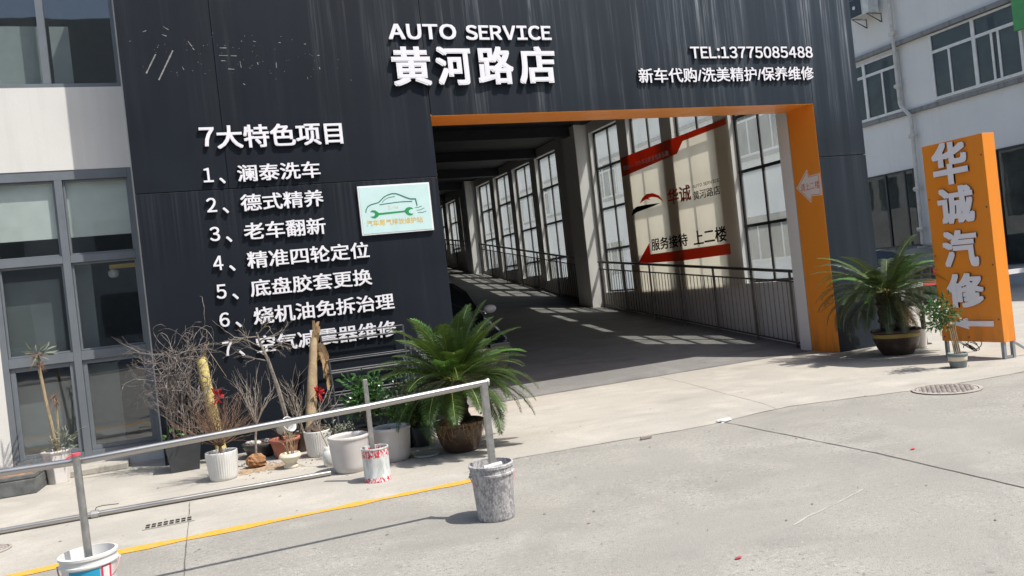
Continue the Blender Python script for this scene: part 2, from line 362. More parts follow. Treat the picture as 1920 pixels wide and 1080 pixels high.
# ---------------------------------------------------------------- mesh helper
class MB:
    def __init__(s): s.v = []; s.f = []; s.mi = []; s.cur = 0
    def add(s, vs, fs):
        o = len(s.v); s.v += [tuple(q) for q in vs]
        for f in fs: s.f.append(tuple(i+o for i in f)); s.mi.append(s.cur)
        return s
    def box(s, x0, x1, y0, y1, z0, z1):
        return s.add([(x0,y0,z0),(x1,y0,z0),(x1,y1,z0),(x0,y1,z0),(x0,y0,z1),(x1,y0,z1),(x1,y1,z1),(x0,y1,z1)],
              [(3,2,1,0),(4,5,6,7),(0,1,5,4),(1,2,6,5),(2,3,7,6),(3,0,4,7)])
    def quad(s, a, b, c, d): return s.add([a,b,c,d], [(0,1,2,3)])
    def prism(s, poly, n):
        """poly: list of 3-D points (planar), n: thickness vector"""
        n = Vector(n); a = [Vector(p) for p in poly]; m = len(a)
        fs = [tuple(range(m)), tuple(range(2*m-1, m-1, -1))] + [(i, m+i, m+(i+1) % m, (i+1) % m) for i in range(m)]
        return s.add(a+[p+n for p in a], fs)
    def tube(s, path, r, n=6, cap=True, closed=False):
        P = [Vector(p) for p in path]; m = len(P)
        R = r if isinstance(r, (list, tuple)) else [r]*m
        vs = []; up = None
        for i, p in enumerate(P):
            if closed: t = P[(i+1) % m]-P[i-1]
            else: t = P[min(i+1, m-1)]-P[max(i-1, 0)]
            if t.length < 1e-9: t = Vector((0, 0, 1))
            t.normalize()
            if up is None: up = t.orthogonal().normalized()
            else:
                up = up-t*up.dot(t)
                up = up.normalized() if up.length > 1e-6 else t.orthogonal().normalized()
            b = t.cross(up)
            for j in range(n):
                a = 2*math.pi*j/n; vs.append(p+(up*math.cos(a)+b*math.sin(a))*R[i])
        fs = []
        for i in range(m if closed else m-1):
            k = (i+1) % m
            for j in range(n): fs.append((i*n+j, i*n+(j+1) % n, k*n+(j+1) % n, k*n+j))
        if cap and not closed: fs += [tuple(range(n-1, -1, -1)), tuple((m-1)*n+j for j in range(n))]
        return s.add(vs, fs)
    def lathe(s, prof, c, n=40, rib=0, ribn=0, ribz=None, squash=None, capb=True, rot=0):
        """prof: (radius, z) list, c centre (x,y,z0)"""
        vs = []; m = len(prof)
        for (r, z) in prof:
            for j in range(n):
                a = 2*math.pi*j/n+rot; q = r
                if rib and ribz[0] <= z <= ribz[1] and r > .01: q = r*(1+rib*(abs(math.cos(a*ribn/2))-.5))
                vs.append((c[0]+q*math.cos(a), c[1]+q*math.sin(a), c[2]+z))
        fs = [(i*n+j, i*n+(j+1) % n, (i+1)*n+(j+1) % n, (i+1)*n+j) for i in range(m-1) for j in range(n)]
        if capb: fs.append(tuple(range(n-1, -1, -1)))
        return s.add(vs, fs)
    def disc(s, c, r, n=32, bump=0, rng=None, rings=4):
        vs = [(c[0], c[1], c[2]+bump)]; fs = []
        for i in range(1, rings+1):
            for j in range(n):
                a = 2*math.pi*j/n; rr = r*i/rings; h = bump*(1-(i/rings)**2)
                if rng and i < rings: h += rng.uniform(-.4, .4)*bump; rr *= rng.uniform(.95, 1.05)
                vs.append((c[0]+rr*math.cos(a), c[1]+rr*math.sin(a), c[2]+h))
        for j in range(n): fs.append((0, 1+j, 1+(j+1) % n))
        for i in range(rings-1):
            for j in range(n): fs.append((1+i*n+j, 1+(i+1)*n+j, 1+(i+1)*n+(j+1) % n, 1+i*n+(j+1) % n))
        return s.add(vs, fs)
    def blob(s, c, r, rng, n=14, m=9, amp=.15):
        vs = []; sx, sy, sz = r
        for i in range(m+1):
            th = math.pi*i/m
            for j in range(n):
                a = 2*math.pi*j/n; q = 1+rng.uniform(-amp, amp)*(0 < i < m)
                vs.append((c[0]+sx*q*math.sin(th)*math.cos(a), c[1]+sy*q*math.sin(th)*math.sin(a), c[2]+sz*q*math.cos(th)))
        return s.add(vs, [(i*n+j, (i+1)*n+j, (i+1)*n+(j+1) % n, i*n+(j+1) % n) for i in range(m) for j in range(n)])
    def build(s, name, mats, parent=None, smooth=False, bevel=0, local=False):
        off = Vector((0, 0, 0))
        if parent is not None and not local:
            q = parent
            while q: off += q.location; q = q.parent
        me = bpy.data.meshes.new(name)
        me.from_pydata([tuple(Vector(v)-off) for v in s.v], [], s.f)
        for m in (mats if isinstance(mats, (list, tuple)) else [mats]): me.materials.append(MT[m] if isinstance(m, str) else m)
        me.polygons.foreach_set('material_index', s.mi)
        if smooth: me.polygons.foreach_set('use_smooth', [True]*len(me.polygons))
        me.update()
        o = bpy.data.objects.new(name, me); COL.objects.link(o)
        if parent is not None: o.parent = parent
        if bevel:
            b = o.modifiers.new('bevel', 'BEVEL'); b.width = bevel; b.segments = 2; b.limit_method = 'ANGLE'
        if smooth == 'angle':
            try:
                me.polygons.foreach_set('use_smooth', [True]*len(me.polygons)); me.set_sharp_from_angle(angle=rad(40))
            except Exception: pass
        return o

def tag(o, label, cat, group=None, kind=None):
    o['label'] = label; o['category'] = cat
    if group: o['group'] = group
    if kind: o['kind'] = kind
    return o
def thing(name, label, cat, loc=(0, 0, 0), group=None):
    o = bpy.data.objects.new(name, None); COL.objects.link(o); o.location = loc; o.empty_display_size = .1
    return tag(o, label, cat, group)
def struct(name, mb, m, **k):
    o = mb.build(name, m, **k); o['kind'] = 'structure'; return o
def copy_tree(o, parent=None):
    c = o.copy(); COL.objects.link(c)
    if parent: c.parent = parent
    for ch in [x for x in bpy.data.objects if x.parent == o]: copy_tree(ch, c)
    return c

# ---------------------------------------------------------------- lettering
_fonts = {}
def one(txt):
    cu = bpy.data.curves.new('tmp', 'FONT'); cu.body = txt; cu.size = 1; cu.extrude = .05; cu.resolution_u = 3
    o = bpy.data.objects.new('tmp', cu); COL.objects.link(o)
    dg = bpy.context.evaluated_depsgraph_get(); me = bpy.data.meshes.new_from_object(o.evaluated_get(dg))
    vs = [v.co.copy() for v in me.vertices]; fs = [(tuple(p.vertices), p.normal.z) for p in me.polygons]
    bpy.data.objects.remove(o); bpy.data.curves.remove(cu); bpy.data.meshes.remove(me); return vs, fs
def glyphs(txt, bold):
    """outline letters as (verts, faces); bold thickens strokes by stacking shifted copies"""
    key = (txt, bold)
    if key in _fonts: return _fonts[key]
    if all(ord(c) < 128 for c in txt):
        vs = []; fs = []; x = 0
        for c in txt:
            if c == ' ': x += .30; continue
            v, f = one(chr(ord(c)+0xFEE0)); x0 = min(p.x for p in v); x1 = max(p.x for p in v); o = len(vs)
            vs += [Vector((p.x-x0+x, p.y, p.z)) for p in v]; fs += [(tuple(i+o for i in q), nz) for q, nz in f]; x += x1-x0+.085+1.3*bold
    else: vs, fs = one(txt)
    if bold:
        V2 = []; F2 = []
        for k_, (dx, dy) in enumerate(((0, 0), (1, .75), (-1, .75), (1, -.75), (-1, -.75), (1, 0), (-1, 0), (0, .75), (0, -.75))):
            o = len(V2); V2 += [Vector((p.x+dx*bold, p.y+dy*bold, p.z-.0011*k_)) for p in vs]; F2 += [(tuple(i+o for i in q), nz) for q, nz in fs]
        vs, fs = V2, F2
    x0 = min(v.x for v in vs); x1 = max(v.x for v in vs); y0 = min(v.y for v in vs); y1 = max(v.y for v in vs)
    _fonts[key] = (vs, fs, x0, x1, y0, y1); return _fonts[key]
FAC = (Vector((0, 0, 0)), Vector((1, 0, 0)), Vector((0, 0, 1)), Vector((0, -1, 0)))       # facing -Y: u = x
def side(x): return (Vector((x, 0, 0)), Vector((0, -1, 0)), Vector((0, 0, 1)), Vector((-1, 0, 0)))  # facing -X: u = -y
def lettering(name, items, fr, base, depth, mats, parent, bold=.0, shear=0):
    """items: (text, u0, u1, v0, v1)"""
    if len(items) > 1:
        for it in items: last = lettering(name, [it], fr, base, depth, mats, parent, bold, shear)
        return last
    mb = MB(); O, U, V, Nn = fr
    for (txt, u0, u1, v0, v1) in items:
        vs, fs, x0, x1, y0, y1 = glyphs(txt, bold)
        pts = []
        for v in vs:
            b = (v.y-y0)/(y1-y0); a = (v.x-x0)/(x1-x0); d = base+depth*(v.z+.05)/.1
            pts.append(O+U*(u0+a*(u1-u0)+shear*b)+V*(v0+b*(v1-v0))+Nn*d)
        o = len(mb.v); mb.v += [tuple(p) for p in pts]
        for f, nz in fs: mb.f.append(tuple(i+o for i in f)); mb.mi.append(0 if nz > .5 else 1)
    return mb.build(name, mats, parent)
def ribbon(mb, pts, w, fr, base, depth, taper=False):
    """polyline stroke lying on a face: pts (u,v)"""
    O, U, V, Nn = fr
    for i in range(len(pts)-1):
        a = Vector(pts[i]); b = Vector(pts[i+1]); d = (b-a)
        if d.length < 1e-6: continue
        n = Vector((-d.y, d.x)).normalized()*w/2; e = d.normalized()*w*.3
        q = [a-n-e, b-n+e, b+n+e, a+n-e]
        mb.prism([O+U*p.x+V*p.y+Nn*(base+.0002*i) for p in q], Nn*depth)
def shape(mb, pts, fr, base, depth):
    O, U, V, Nn = fr; mb.prism([O+U*u+V*v+Nn*base for (u, v) in pts], Nn*depth)

# ================================================================ GROUND
def ramp_z(y):
    if y < .8: return .004
    if y < 8.5: return .004+.11*(y-.8)
    if y < 17: return .853+.145*(y-8.5)
    if y < 26: return 2.086+.12*(y-17)
    return 3.166
g = MB(); S = 150
g.quad((-S, -S, 0), (S, -S, 0), (S, S, 0), (-S, S, 0)); struct('ground', g, 'road')
g = MB()
ap = [(-40, -3.75), (-9, -3.62), (-1.24, -3.55), (-.72, -3.49), (.6, -3.47), (1.9, -3.44), (2.15, -3.1), (2.6, -2.92), (3.2, -2.98), (3.8, -3.03), (4.25, -3.09), (4.65, -3.08), (5.2, -2.99), (5.66, -2.96), (6.3, -3.12), (6.96, -3.32), (7.7, -3.42), (8.47, -3.47), (21.9, -3.7), (21.9, 60), (-40, 60)]
g.add([(x, y, .0022) for x, y in ap], [tuple(range(len(ap)))]); struct('forecourt', g, 'apron')
g = MB(); ys = [.62, .8, 2, 3.5, 5, 6.5, 8.5, 10, 12, 14, 17, 20, 23, 26, 31]
for a, b in zip(ys, ys[1:]):
    g.quad((2.0, a, ramp_z(a)+.004), (9.32, a, ramp_z(a)+.004), (9.32, b, ramp_z(b)+.004), (2.0, b, ramp_z(b)+.004))
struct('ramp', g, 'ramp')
rg = random.Random(5)
def strip(name, pts, w, z, m, jit=0.0, step=.12):
    g = MB(); P = [Vector((x, y)) for x, y in pts]; L = []
    for a, b in zip(P, P[1:]):
        n = max(1, int((b-a).length/step))
        for i in range(n): L.append(a+(b-a)*i/n)
    L.append(P[-1]); Q = []
    for i, p in enumerate(L):
        d = (L[min(i+1, len(L)-1)]-L[max(i-1, 0)]).normalized(); n = Vector((-d.y, d.x))
        c = p+n*rg.uniform(-jit, jit); ww = w*(rg.uniform(.45, 1.2) if jit else 1)/2
        Q.append((c-n*ww, c+n*ww))
    for (a, b), (c, d) in zip(Q, Q[1:]): g.quad((a.x, a.y, z), (c.x, c.y, z), (d.x, d.y, z), (b.x, b.y, z))
    return struct(name, g, m)
strip('yellow_road_marking', [(-9, -3.62), (-1.24, -3.55), (-.72, -3.49), (.6, -3.47), (2.02, -3.44)], .125, .0040, 'yellow', .004, .2)
strip('pavement_joint', [(4.74, -3.06), (4.72, -5.1), (4.62, -6.4), (4.5, -9)], .014, .0035, 'joint', .004)
strip('pavement_joint', [(2.0, -3.12), (2.6, -2.93), (3.2, -2.99), (3.8, -3.04), (4.25, -3.1), (4.65, -3.09), (5.2, -3.0), (5.66, -2.97), (6.3, -3.13), (6.96, -3.33), (7.7, -3.43), (8.47, -3.48), (14, -3.6)], .012, .0041, 'crack', .006)
strip('pavement_joint', [(6.2, .55), (6.05, -.4), (5.8, -1.6), (5.62, -2.55), (5.5, -2.95)], .010, .0036, 'crack', .004)
strip('pavement_scuff', [(3.13, -6.05), (3.3, -5.98), (3.62, -5.88), (3.95, -5.76)], .013, .0024, 'scuff', .006, .05)
strip('pavement_joint', [(-.245, -2.2), (-.244, -2.69), (-.257, -4.416), (-.27, -8)], .008, .0058, 'joint', .003)

# ================================================================ ENTRANCE PORTAL
XL, XR, OL, OR, OT, PT, TH = -.52, 9.995, 3.0, 9.07, 3.83, 6.6, .6
portal = thing('entrance_portal', 'Weathered black clad entrance portal with orange lined opening and white Chinese lettering', 'gateway', (4.7, 0, 0))
SEAM = 3.058
for (x0, x1, z0, z1) in ((XL, OL-.004, 0, SEAM-.004), (XL, .478, SEAM+.004, PT), (.484, OL, SEAM+.004, PT), (OL+.006, OR+.002, OT+.004, PT), (OR+.008, XR, SEAM-.04, PT), (OR+.004, XR, 0, SEAM-.05)):
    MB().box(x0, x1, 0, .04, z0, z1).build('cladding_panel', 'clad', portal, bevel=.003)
b = MB(); b.box(XL+.004, OL-.02, .041, TH, 0, PT-.01); b.box(OL-.019, OR+.019, .041, TH, OT+.02, PT-.01); b.box(OR+.02, XR-.004, .041, TH, 0, PT-.01)
b.build('core_wall', 'clad_gap', portal)
b = MB(); b.box(OL-.019, OR+.003, .002, TH+.004, OT, OT+.019); b.box(OR, OR+.003, .002, TH+.004, 0, OT-.001); b.box(OL-.018, OL, .042, TH+.004, 0, OT-.001)
b.build('orange_lining', 'orange', portal)
LT = ['letter_face', 'letter_side']
def fl(items, bold=.012, depth=.03): return lettering('lettering', items, FAC, .004, depth, LT, portal, bold)
fl([('AUTO', 2.56, 3.45, 4.795, 4.995), ('SERVICE', 3.575, 4.785, 4.79, 4.985)], .034)
for i, (a, c) in enumerate(zip('黄河路店', (2.555, 3.13, 3.71, 4.275))): pass
fl([('黄', 2.555, 3.055, 4.205, 4.70), ('河', 3.125, 3.60, 4.205, 4.70), ('路', 3.68, 4.18, 4.205, 4.70), ('店', 4.255, 4.79, 4.205, 4.70)], .034, .05)
fl([('TEL:13775085488', 6.945, 9.14, 4.53, 4.705)], .024)
fl([('新车代购/洗美精护/保养维修', 6.055, 9.115, 4.19, 4.40)], .018)
fl([('7', .222, .385, 3.555, 3.775), ('大特色项目', .405, 1.855, 3.52, 3.79)], .024)
for n, txt, x1, z, dz in ((1, '澜泰洗车', 1.54, 3.13, 0), (2, '德式精养', 1.54, 2.785, 0), (3, '老车翻新', 1.53, 2.45, 0), (4, '精准四轮定位', 2.02, 2.115, 0), (5, '底盘胶套更换', 2.015, 1.785, 0), (6, '烧机油免拆治理', 2.258, 1.46, 0), (7, '空气减震器维修', 2.245, 1.125, 0)):
    fl([(str(n), .215, .325, z+.012, z+.178), ('、', .385, .452, z-.012, z+.058), (txt, .588, x1, z-.005, z+.195)], .019)
RES = [[(-0.145,4.625),(-0.262,4.414)],[(0.042,4.67),(-0.139,4.337)],[(-0.031,4.944),(0.022,4.908)],[(0.085,4.89),(0.154,4.875)],[(0.215,4.777),(0.252,4.716)],[(0.256,4.7),(0.289,4.654)],[(0.555,4.7),(0.733,4.7)],[(0.537,4.613),(0.732,4.606)],[(0.554,4.551),(0.598,4.55)],[(0.588,4.457),(0.691,4.449)],[(0.761,4.543),(0.767,4.464)],[(1.393,4.449),(1.454,4.442)],[(1.663,4.608),(1.717,4.608)],[(1.519,4.747),(1.566,4.738)],[(1.665,4.488),(1.676,4.439)],[(0.047,4.395),(0.065,4.425)],[(-0.052,4.853),(-0.006,4.835)],[(0.955,4.526),(0.971,4.478)],[(1.51,4.377),(1.52,4.318)],[(0.749,4.292),(0.791,4.266)],[(1.537,4.618),(1.584,4.612)],[(-0.252,4.882),(-0.214,4.897)],[(1.171,4.556),(1.167,4.461)],[(0.936,4.779),(0.966,4.772)],[(1.225,4.763),(1.271,4.763)],[(0.787,4.785),(0.81,4.778)],[(0.122,4.486),(0.138,4.449)]]
b = MB(); rr = random.Random(3)
for i, (p, q) in enumerate(RES):
    P0 = Vector(p); P1 = Vector(q); n = max(2, int((P1-P0).length/.03))
    for k_ in range(n):
        if i > 1 and rr.random() < .4: continue
        s0 = P0+(P1-P0)*k_/n; s1 = P0+(P1-P0)*(k_+.9)/n
        ribbon(b, [s0, s1], rr.uniform(.003, .009) if i > 1 else rr.uniform(.010, .017), FAC, .001, .0015)
for i in range(70):
    cx = rr.gauss(.75, .6); cz = rr.gauss(4.6, .15)
    if not -.4 < cx < 2.2: continue
    ribbon(b, [(cx, cz), (cx+rr.uniform(-.012, .012), cz+rr.uniform(-.01, .01))], rr.uniform(.0015, .004), FAC, .001, .001)
b.build('glue_stain', 'residue', portal)
# arrow sticker on the orange reveal
fr = side(OR-.001); A = [(-.566, 2.616), (-.285, 2.872), (-.262, 2.765), (-.015, 2.770), (-.015, 2.432), (-.235, 2.445), (-.268, 2.345)]
A = [(-y if y > 0 else y, z) for y, z in A]
b = MB(); shape(b, A, fr, 0, .004); b.cur = 1
cx, cz = -.27, 2.607
In = [(cx+(u-cx)*.88, cz+(v-cz)*.88) for u, v in A]; ribbon(b, In+[In[0]], .007, fr, .004, .001)
ar = b.build('direction_arrow', ['arrow_white', 'arrow_red'], portal)
lettering('lettering', [('请上二楼', -.462, -.045, 2.545, 2.665)], fr, .005, .001, ['arrow_red', 'arrow_red'], ar, .0)
# advertisement board
board = thing('notice_board', 'Pale cyan board with green car and spanner logo fixed to the black wall', 'sign', (2.41, -.03, 2.69))
MB().box(1.957, 2.868, -.034, -.001, 2.384, 2.989).build('backing', 'board_edge', board, bevel=.003)
MB().box(1.976, 2.849, -.037, -.0345, 2.402, 2.971).build('panel', 'board', board)
b = MB(); bf = FAC
co = [(2.031,2.667),(2.038,2.699),(2.064,2.738),(2.106,2.757),(2.197,2.776),(2.225,2.796),(2.27,2.837),(2.325,2.863),(2.379,2.876),(2.431,2.873),(2.488,2.849),(2.538,2.823),(2.603,2.797),(2.671,2.792),(2.675,2.755),(2.683,2.709)]
ribbon(b, co, .011, bf, .0372, .0012); ribbon(b, [(2.245,2.776),(2.282,2.807),(2.329,2.828),(2.374,2.835),(2.412,2.837)], .006, bf, .0372, .0012)
ribbon(b, [(2.212,2.748),(2.306,2.756),(2.411,2.764),(2.494,2.767),(2.622,2.763)], .010, bf, .0372, .0012)
for e in ([(2.651,2.68),(2.689,2.683),(2.741,2.696)], [(2.67,2.649),(2.716,2.649),(2.768,2.67)], [(2.682,2.62),(2.735,2.615),(2.79,2.629)]): ribbon(b, e, .006, bf, .0372, .0012)
b.build('car_outline', 'logo_dark', board)
wr = [(2.082,2.669),(2.11,2.687),(2.146,2.684),(2.173,2.664),(2.19,2.647),(2.511,2.655),(2.541,2.686),(2.58,2.696),(2.613,2.685),(2.63,2.668),(2.596,2.669),(2.57,2.651),(2.567,2.628),(2.59,2.612),(2.624,2.61),(2.603,2.592),(2.568,2.59),(2.536,2.608),(2.517,2.636),(2.191,2.623),(2.17,2.602),(2.139,2.585),(2.103,2.593),(2.083,2.612),(2.119,2.611),(2.142,2.63),(2.139,2.652),(2.118,2.662)]
b = MB(); shape(b, wr, bf, .0372, .0016); b.build('spanner_emblem', 'logo_green', board)
lettering('lettering', [('汽车尾气排放维护站', 2.024, 2.735, 2.492, 2.566)], bf, .0372, .001, ['logo_yellow']*2, board, .010)
lettering('lettering', [('I/M', 2.312, 2.435, 2.679, 2.728)], bf, .0372, .001, ['logo_pink']*2, board, .0)

# ================================================================ RAMP HALL
hall = thing('ramp_hall', 'Covered ramp hall with tall windows behind the orange lined opening', 'building', (9.3, 8, 0))
WX0, WX1 = 9.3, 9.50
wins = [(1.12, 2.30, 1.14, 5.05), (2.90, 4.16, 1.14, 5.05), (4.75, 5.95, 1.14, 5.05), (6.55, 7.76, 1.14, 5.05),
        (10.02, 11.2, 1.58, 5.05), (11.85, 13.0, 1.72, 5.05), (13.62, 14.7, 2.0, 5.05), (15.36, 16.43, 2.15, 5.05),
        (17.62, 18.34, 3.0, 4.96), (19.25, 20.13, 3.0, 4.96), (20.96, 21.85, 3.2, 4.96), (22.7, 23.6, 3.3, 4.96), (24.4, 25.3, 3.4, 4.96)]
wins = [(a, c+.11*(c+10)/9.3, z0, z1) for (a, c, z0, z1) in wins]
b = MB(); y = .9
for (a, c, z0, z1) in wins:
    if a > y: b.box(WX0, WX1, y, a, -.1, 5.6)
    b.box(WX0, WX1, a, c, -.1, z0); b.box(WX0, WX1, a, c, z1, 5.6); y = c
b.box(WX0, WX1, y, 30.4, -.1, 5.6); b.build('side_wall', 'hall_wall', hall)
MB().box(9.085, WX1+.001, .64, .898, -.1, 5.6).build('jamb_post', 'column', hall, bevel=.006)
for (ya, yb) in ((8.05, 8.8), (16.9, 17.6)): MB().box(8.955, 9.299, ya, yb, 0, 5.29).build('column', 'column', hall, bevel=.008)
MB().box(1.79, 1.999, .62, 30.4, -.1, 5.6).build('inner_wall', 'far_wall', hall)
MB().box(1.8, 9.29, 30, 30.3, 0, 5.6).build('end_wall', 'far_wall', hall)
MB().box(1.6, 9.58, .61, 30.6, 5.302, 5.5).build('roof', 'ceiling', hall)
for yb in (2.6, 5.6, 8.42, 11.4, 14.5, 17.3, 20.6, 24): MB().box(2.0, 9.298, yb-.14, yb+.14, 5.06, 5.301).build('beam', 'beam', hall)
for (a, c, z0, z1) in wins:
    f = MB(); X0, X1 = 9.415, 9.47; w = .022; mid = (a+c)/2
    for yy in (a+w, c-w): f.box(X0, X1, yy-w, yy+w, z0, z1)
    f.box(X0+.004, X1-.004, mid-.018, mid+.018, z0+.01, z1-.01)
    zs = [z0+w, z1-w]
    for zz in zs: f.box(X0+.002, X1-.002, a+.005, c-.005, zz-w, zz+w)
    for zz in (2.17, 3.16, 4.15):
        if z0+.15 < zz < z1-.2: f.box(X0-.012, X1-.003, a+.005, c-.005, zz-.027, zz+.027)
    fo = f.build('window', 'dark_frame', hall)
    p = MB(); p.box(9.442, 9.446, a+.006, c-.006, z0+.006, z1-.006); p.build('pane', 'glass_hall', fo)
# banner
ban = thing('hanging_banner', 'Large cream and red banner hanging across the hall windows with car logo', 'banner', (9.25, 4.5, 1.05))
bs = MB(); ny, nz = 34, 18; rb = random.Random(2)
def bx(y, z): return 9.268+.012*math.sin(y*2.6)+.008*math.sin(z*2+y)
Y0, Y1, Z0, Z1 = 2.475, 6.5, 1.08, 4.172
vs = [];
for i in range(ny+1):
    for j in range(nz+1):
        yy = Y0+(Y1-Y0)*i/ny; zz = Z0+(Z1-Z0)*j/nz; vs.append((9.282, yy, zz))
bs.add(vs, [(i*(nz+1)+j, (i+1)*(nz+1)+j, (i+1)*(nz+1)+j+1, i*(nz+1)+j+1) for i in range(ny) for j in range(nz)])
bs.build('fabric', 'banner', ban)
fr = side(9.280); b = MB()
shape(b, [(-6.5, 4.171), (-2.476, 4.171), (-2.476, 4.06), (-3.93, 4.045), (-4.17, 3.84), (-6.5, 3.74)], fr, 0, .001)
shape(b, [(-6.232, 1.738), (-5.632, 2.156), (-5.62, 1.905), (-2.755, 1.902), (-2.755, 1.703), (-4.284, 1.69)], fr, 0, .001)
shape(b, [(-5.84,3.052),(-5.724,3.154),(-5.518,3.215),(-5.259,3.197),(-5.021,3.114),(-4.874,2.962),(-5.101,3.08),(-5.312,3.124),(-5.463,3.118),(-5.384,3.069),(-5.58,3.107)], fr, 0, .001)
b.build('red_print', 'ink_red', ban)
b = MB(); shape(b, [(-6.259,2.825),(-6.165,2.954),(-5.994,3.0),(-5.567,2.989),(-4.998,2.953),(-5.281,2.921),(-5.702,2.897),(-6.021,2.877)], fr, 0, .001); b.build('black_print', 'ink_black', ban)
lettering('lettering', [('华诚', -4.69, -3.845, 2.86, 3.18)], fr, .0, .001, ['ink_red']*2, ban, .02)
lettering('lettering', [('AUTO SERVICE', -3.762, -2.876, 3.075, 3.135), ('黄河路店', -3.77, -2.874, 2.84, 3.01)], fr, .0, .001, ['ink_black']*2, ban, .010)
lettering('lettering', [('服务接待', -5.55, -4.13, 1.975, 2.235), ('上二楼', -3.93, -2.83, 1.955, 2.245)], fr, .0, .001, ['ink_black']*2, ban, .02)
lettering('lettering', [('华诚——只为车友能享驾乘乐趣', -6.40, -4.477, 3.86, 3.975)], fr, .0025, .001, ['letter_face']*2, ban, .006)
# railings inside
def inner_rail(label, y0, y1, zt0, zt1, posts, x=9.13):
    r = thing('ramp_railing', label, 'railing', (x, y0, ramp_z(y0)), 'railings beside the hall windows')
    zt = lambda y: zt0+(zt1-zt0)*(y-y0)/(y1-y0)
    n = 8; P = [(x, y0+(y1-y0)*i/n, zt(y0+(y1-y0)*i/n)) for i in range(n+1)]
    MB().tube(P, .028, 8).build('handrail', 'rail_in', r, smooth='angle')
    f = MB(); f.tube([(p[0], p[1], p[2]-.17) for p in P], .016, 6); f.tube([(p[0], p[1], ramp_z(p[1])+.09) for p in P], .016, 6)
    yy = y0+.06
    while yy < y1-.03:
        f.tube([(x, yy, ramp_z(yy)+.09), (x, yy, zt(yy)-.17)], .008, 5, cap=False); yy += .118
    f.build('baluster_infill', 'rail_in', r)
    for p in posts: MB().tube([(x, p, ramp_z(p)), (x, p, zt(p)-.01)], .022, 8).build('post', 'rail_in', r, smooth='angle')
inner_rail('Nearest ramp railing in front of the banner', .95, 7.86, 1.30, 1.90, (1.03, 2.02, 3.17, 4.32, 5.49, 6.63, 7.78))
inner_rail('Middle ramp railing between the two white columns', 8.9, 16.6, 2.05, 3.09, (9.0, 10.3, 11.6, 12.9, 14.2, 15.5, 16.5))
inner_rail('Farthest ramp railing beyond the second white column', 17.8, 26.5, 3.28, 4.25, (17.9, 19.2, 20.5, 21.8, 23.1, 24.4, 25.7))

# ================================================================ OFFICE BUILDING (left)
off = thing('office_building', 'White rendered office building with tall blue grey windows beside the black portal', 'building', (-2, .6, 0))
b = MB()
b.box(-14, -.56, .6, .9, 3.472, 4.43); b.box(-14, -2.1, .6, .9, 0, 3.471); b.box(-14, -.56, .6, .9, 6.9, 7.4)
b.box(-14, -2.1, .602, .9, 0, .2); b.box(-2.099, -.56, .62, .9, 0, .16)
b.build('wall', 'white_wall', off)
b = MB(); b.box(-.566, -.515, .585, .8, 0, 7.4); b.build('edge_trim', 'alu_lt', off)
b = MB(); b.box(-3.3, -.92, .27, .598, 0, .075); b.build('doorstep', 'apron', off, bevel=.012)
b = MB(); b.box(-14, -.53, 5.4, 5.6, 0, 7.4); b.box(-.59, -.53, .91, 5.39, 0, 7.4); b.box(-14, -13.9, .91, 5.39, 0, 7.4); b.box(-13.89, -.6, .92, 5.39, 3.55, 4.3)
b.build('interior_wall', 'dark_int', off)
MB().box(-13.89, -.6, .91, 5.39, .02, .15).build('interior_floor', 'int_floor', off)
MB().box(-14, -.53, .6, 5.6, 7.41, 7.6).build('roof', 'grey_wall', off)
# lower window
f = MB(); XA, XB = -2.098, -.568; ya, yb = .606, .69
f.box(XA, XA+.06, ya, yb, .17, 3.47); f.box(XB-.045, XB, ya, yb, .17, 3.47); f.box(XA+.061, XB-.046, ya, yb, 3.36, 3.47)
f.box(-1.385, -1.305, ya, yb, .17, 3.359)
for (z0, z1) in ((2.40, 2.485), (1.27, 1.375), (.17, .225)):
    f.box(XA+.061, -1.386, ya+.003, yb, z0, z1); f.box(-1.304, XB-.046, ya+.003, yb, z0, z1)
def inset(x0, x1, z0, z1, w, y0, y1):
    f.box(x0, x0+w, y0, y1, z0, z1); f.box(x1-w, x1, y0, y1, z0, z1); f.box(x0+w+.001, x1-w-.001, y0, y1, z0, z0+w); f.box(x0+w+.001, x1-w-.001, y0, y1, z1-w, z1)
inset(-2.035, -1.388, .227, 1.268, .05, .632, .676); inset(-1.302, -.615, .227, 1.268, .045, .632, .676)
inset(-2.035, -1.388, 2.487, 3.357, .022, .636, .676); inset(-1.302, -.615, 2.487, 3.357, .022, .636, .676)
inset(-2.035, -1.388, 1.377, 2.398, .022, .636, .676); inset(-1.302, -.615, 1.377, 2.398, .022, .636, .676)
lw = f.build('window', 'alu', off, bevel=.002)
p = MB()
for (x0, x1) in ((-2.035, -1.388), (-1.302, -.615)):
    for (z0, z1) in ((.23, 1.265), (1.38, 2.395), (2.49, 3.355)): p.box(x0+.002, x1-.002, .654, .658, z0, z1)
p.build('pane', 'glass_office', lw)
for (x0, x1) in ((-2.05, -1.40), (-1.30, -.62)): MB().box(x0, x1, .692, .696, 2.70, 3.357).build('roller_blind', 'blind', lw)
for (x0, x1, z0, z1) in ((-2.03, -1.47, 1.38, 2.24), (-1.295, -1.12, 1.38, 2.40), (-2.03, -1.43, .23, 1.05), (-1.295, -.95, .23, 1.2)): MB().box(x0, x1, .78, .785, z0, z1).build('window_film', 'film', lw)  # grey sheets paint in pane reflections, and a blind in the left pane
f = MB(); f.box(-14, XB, ya, yb, 4.431, 4.475); f.box(-14, XB, ya, yb, 6.84, 6.9); f.box(XB-.04, XB, ya, yb, 4.476, 6.839)
for x in (-1.338, -2.12, -2.9, -3.7, -4.5): f.box(x-.038, x+.038, ya, yb, 4.476, 6.839)
uw = f.build('window', 'alu', off, bevel=.002)
p = MB()
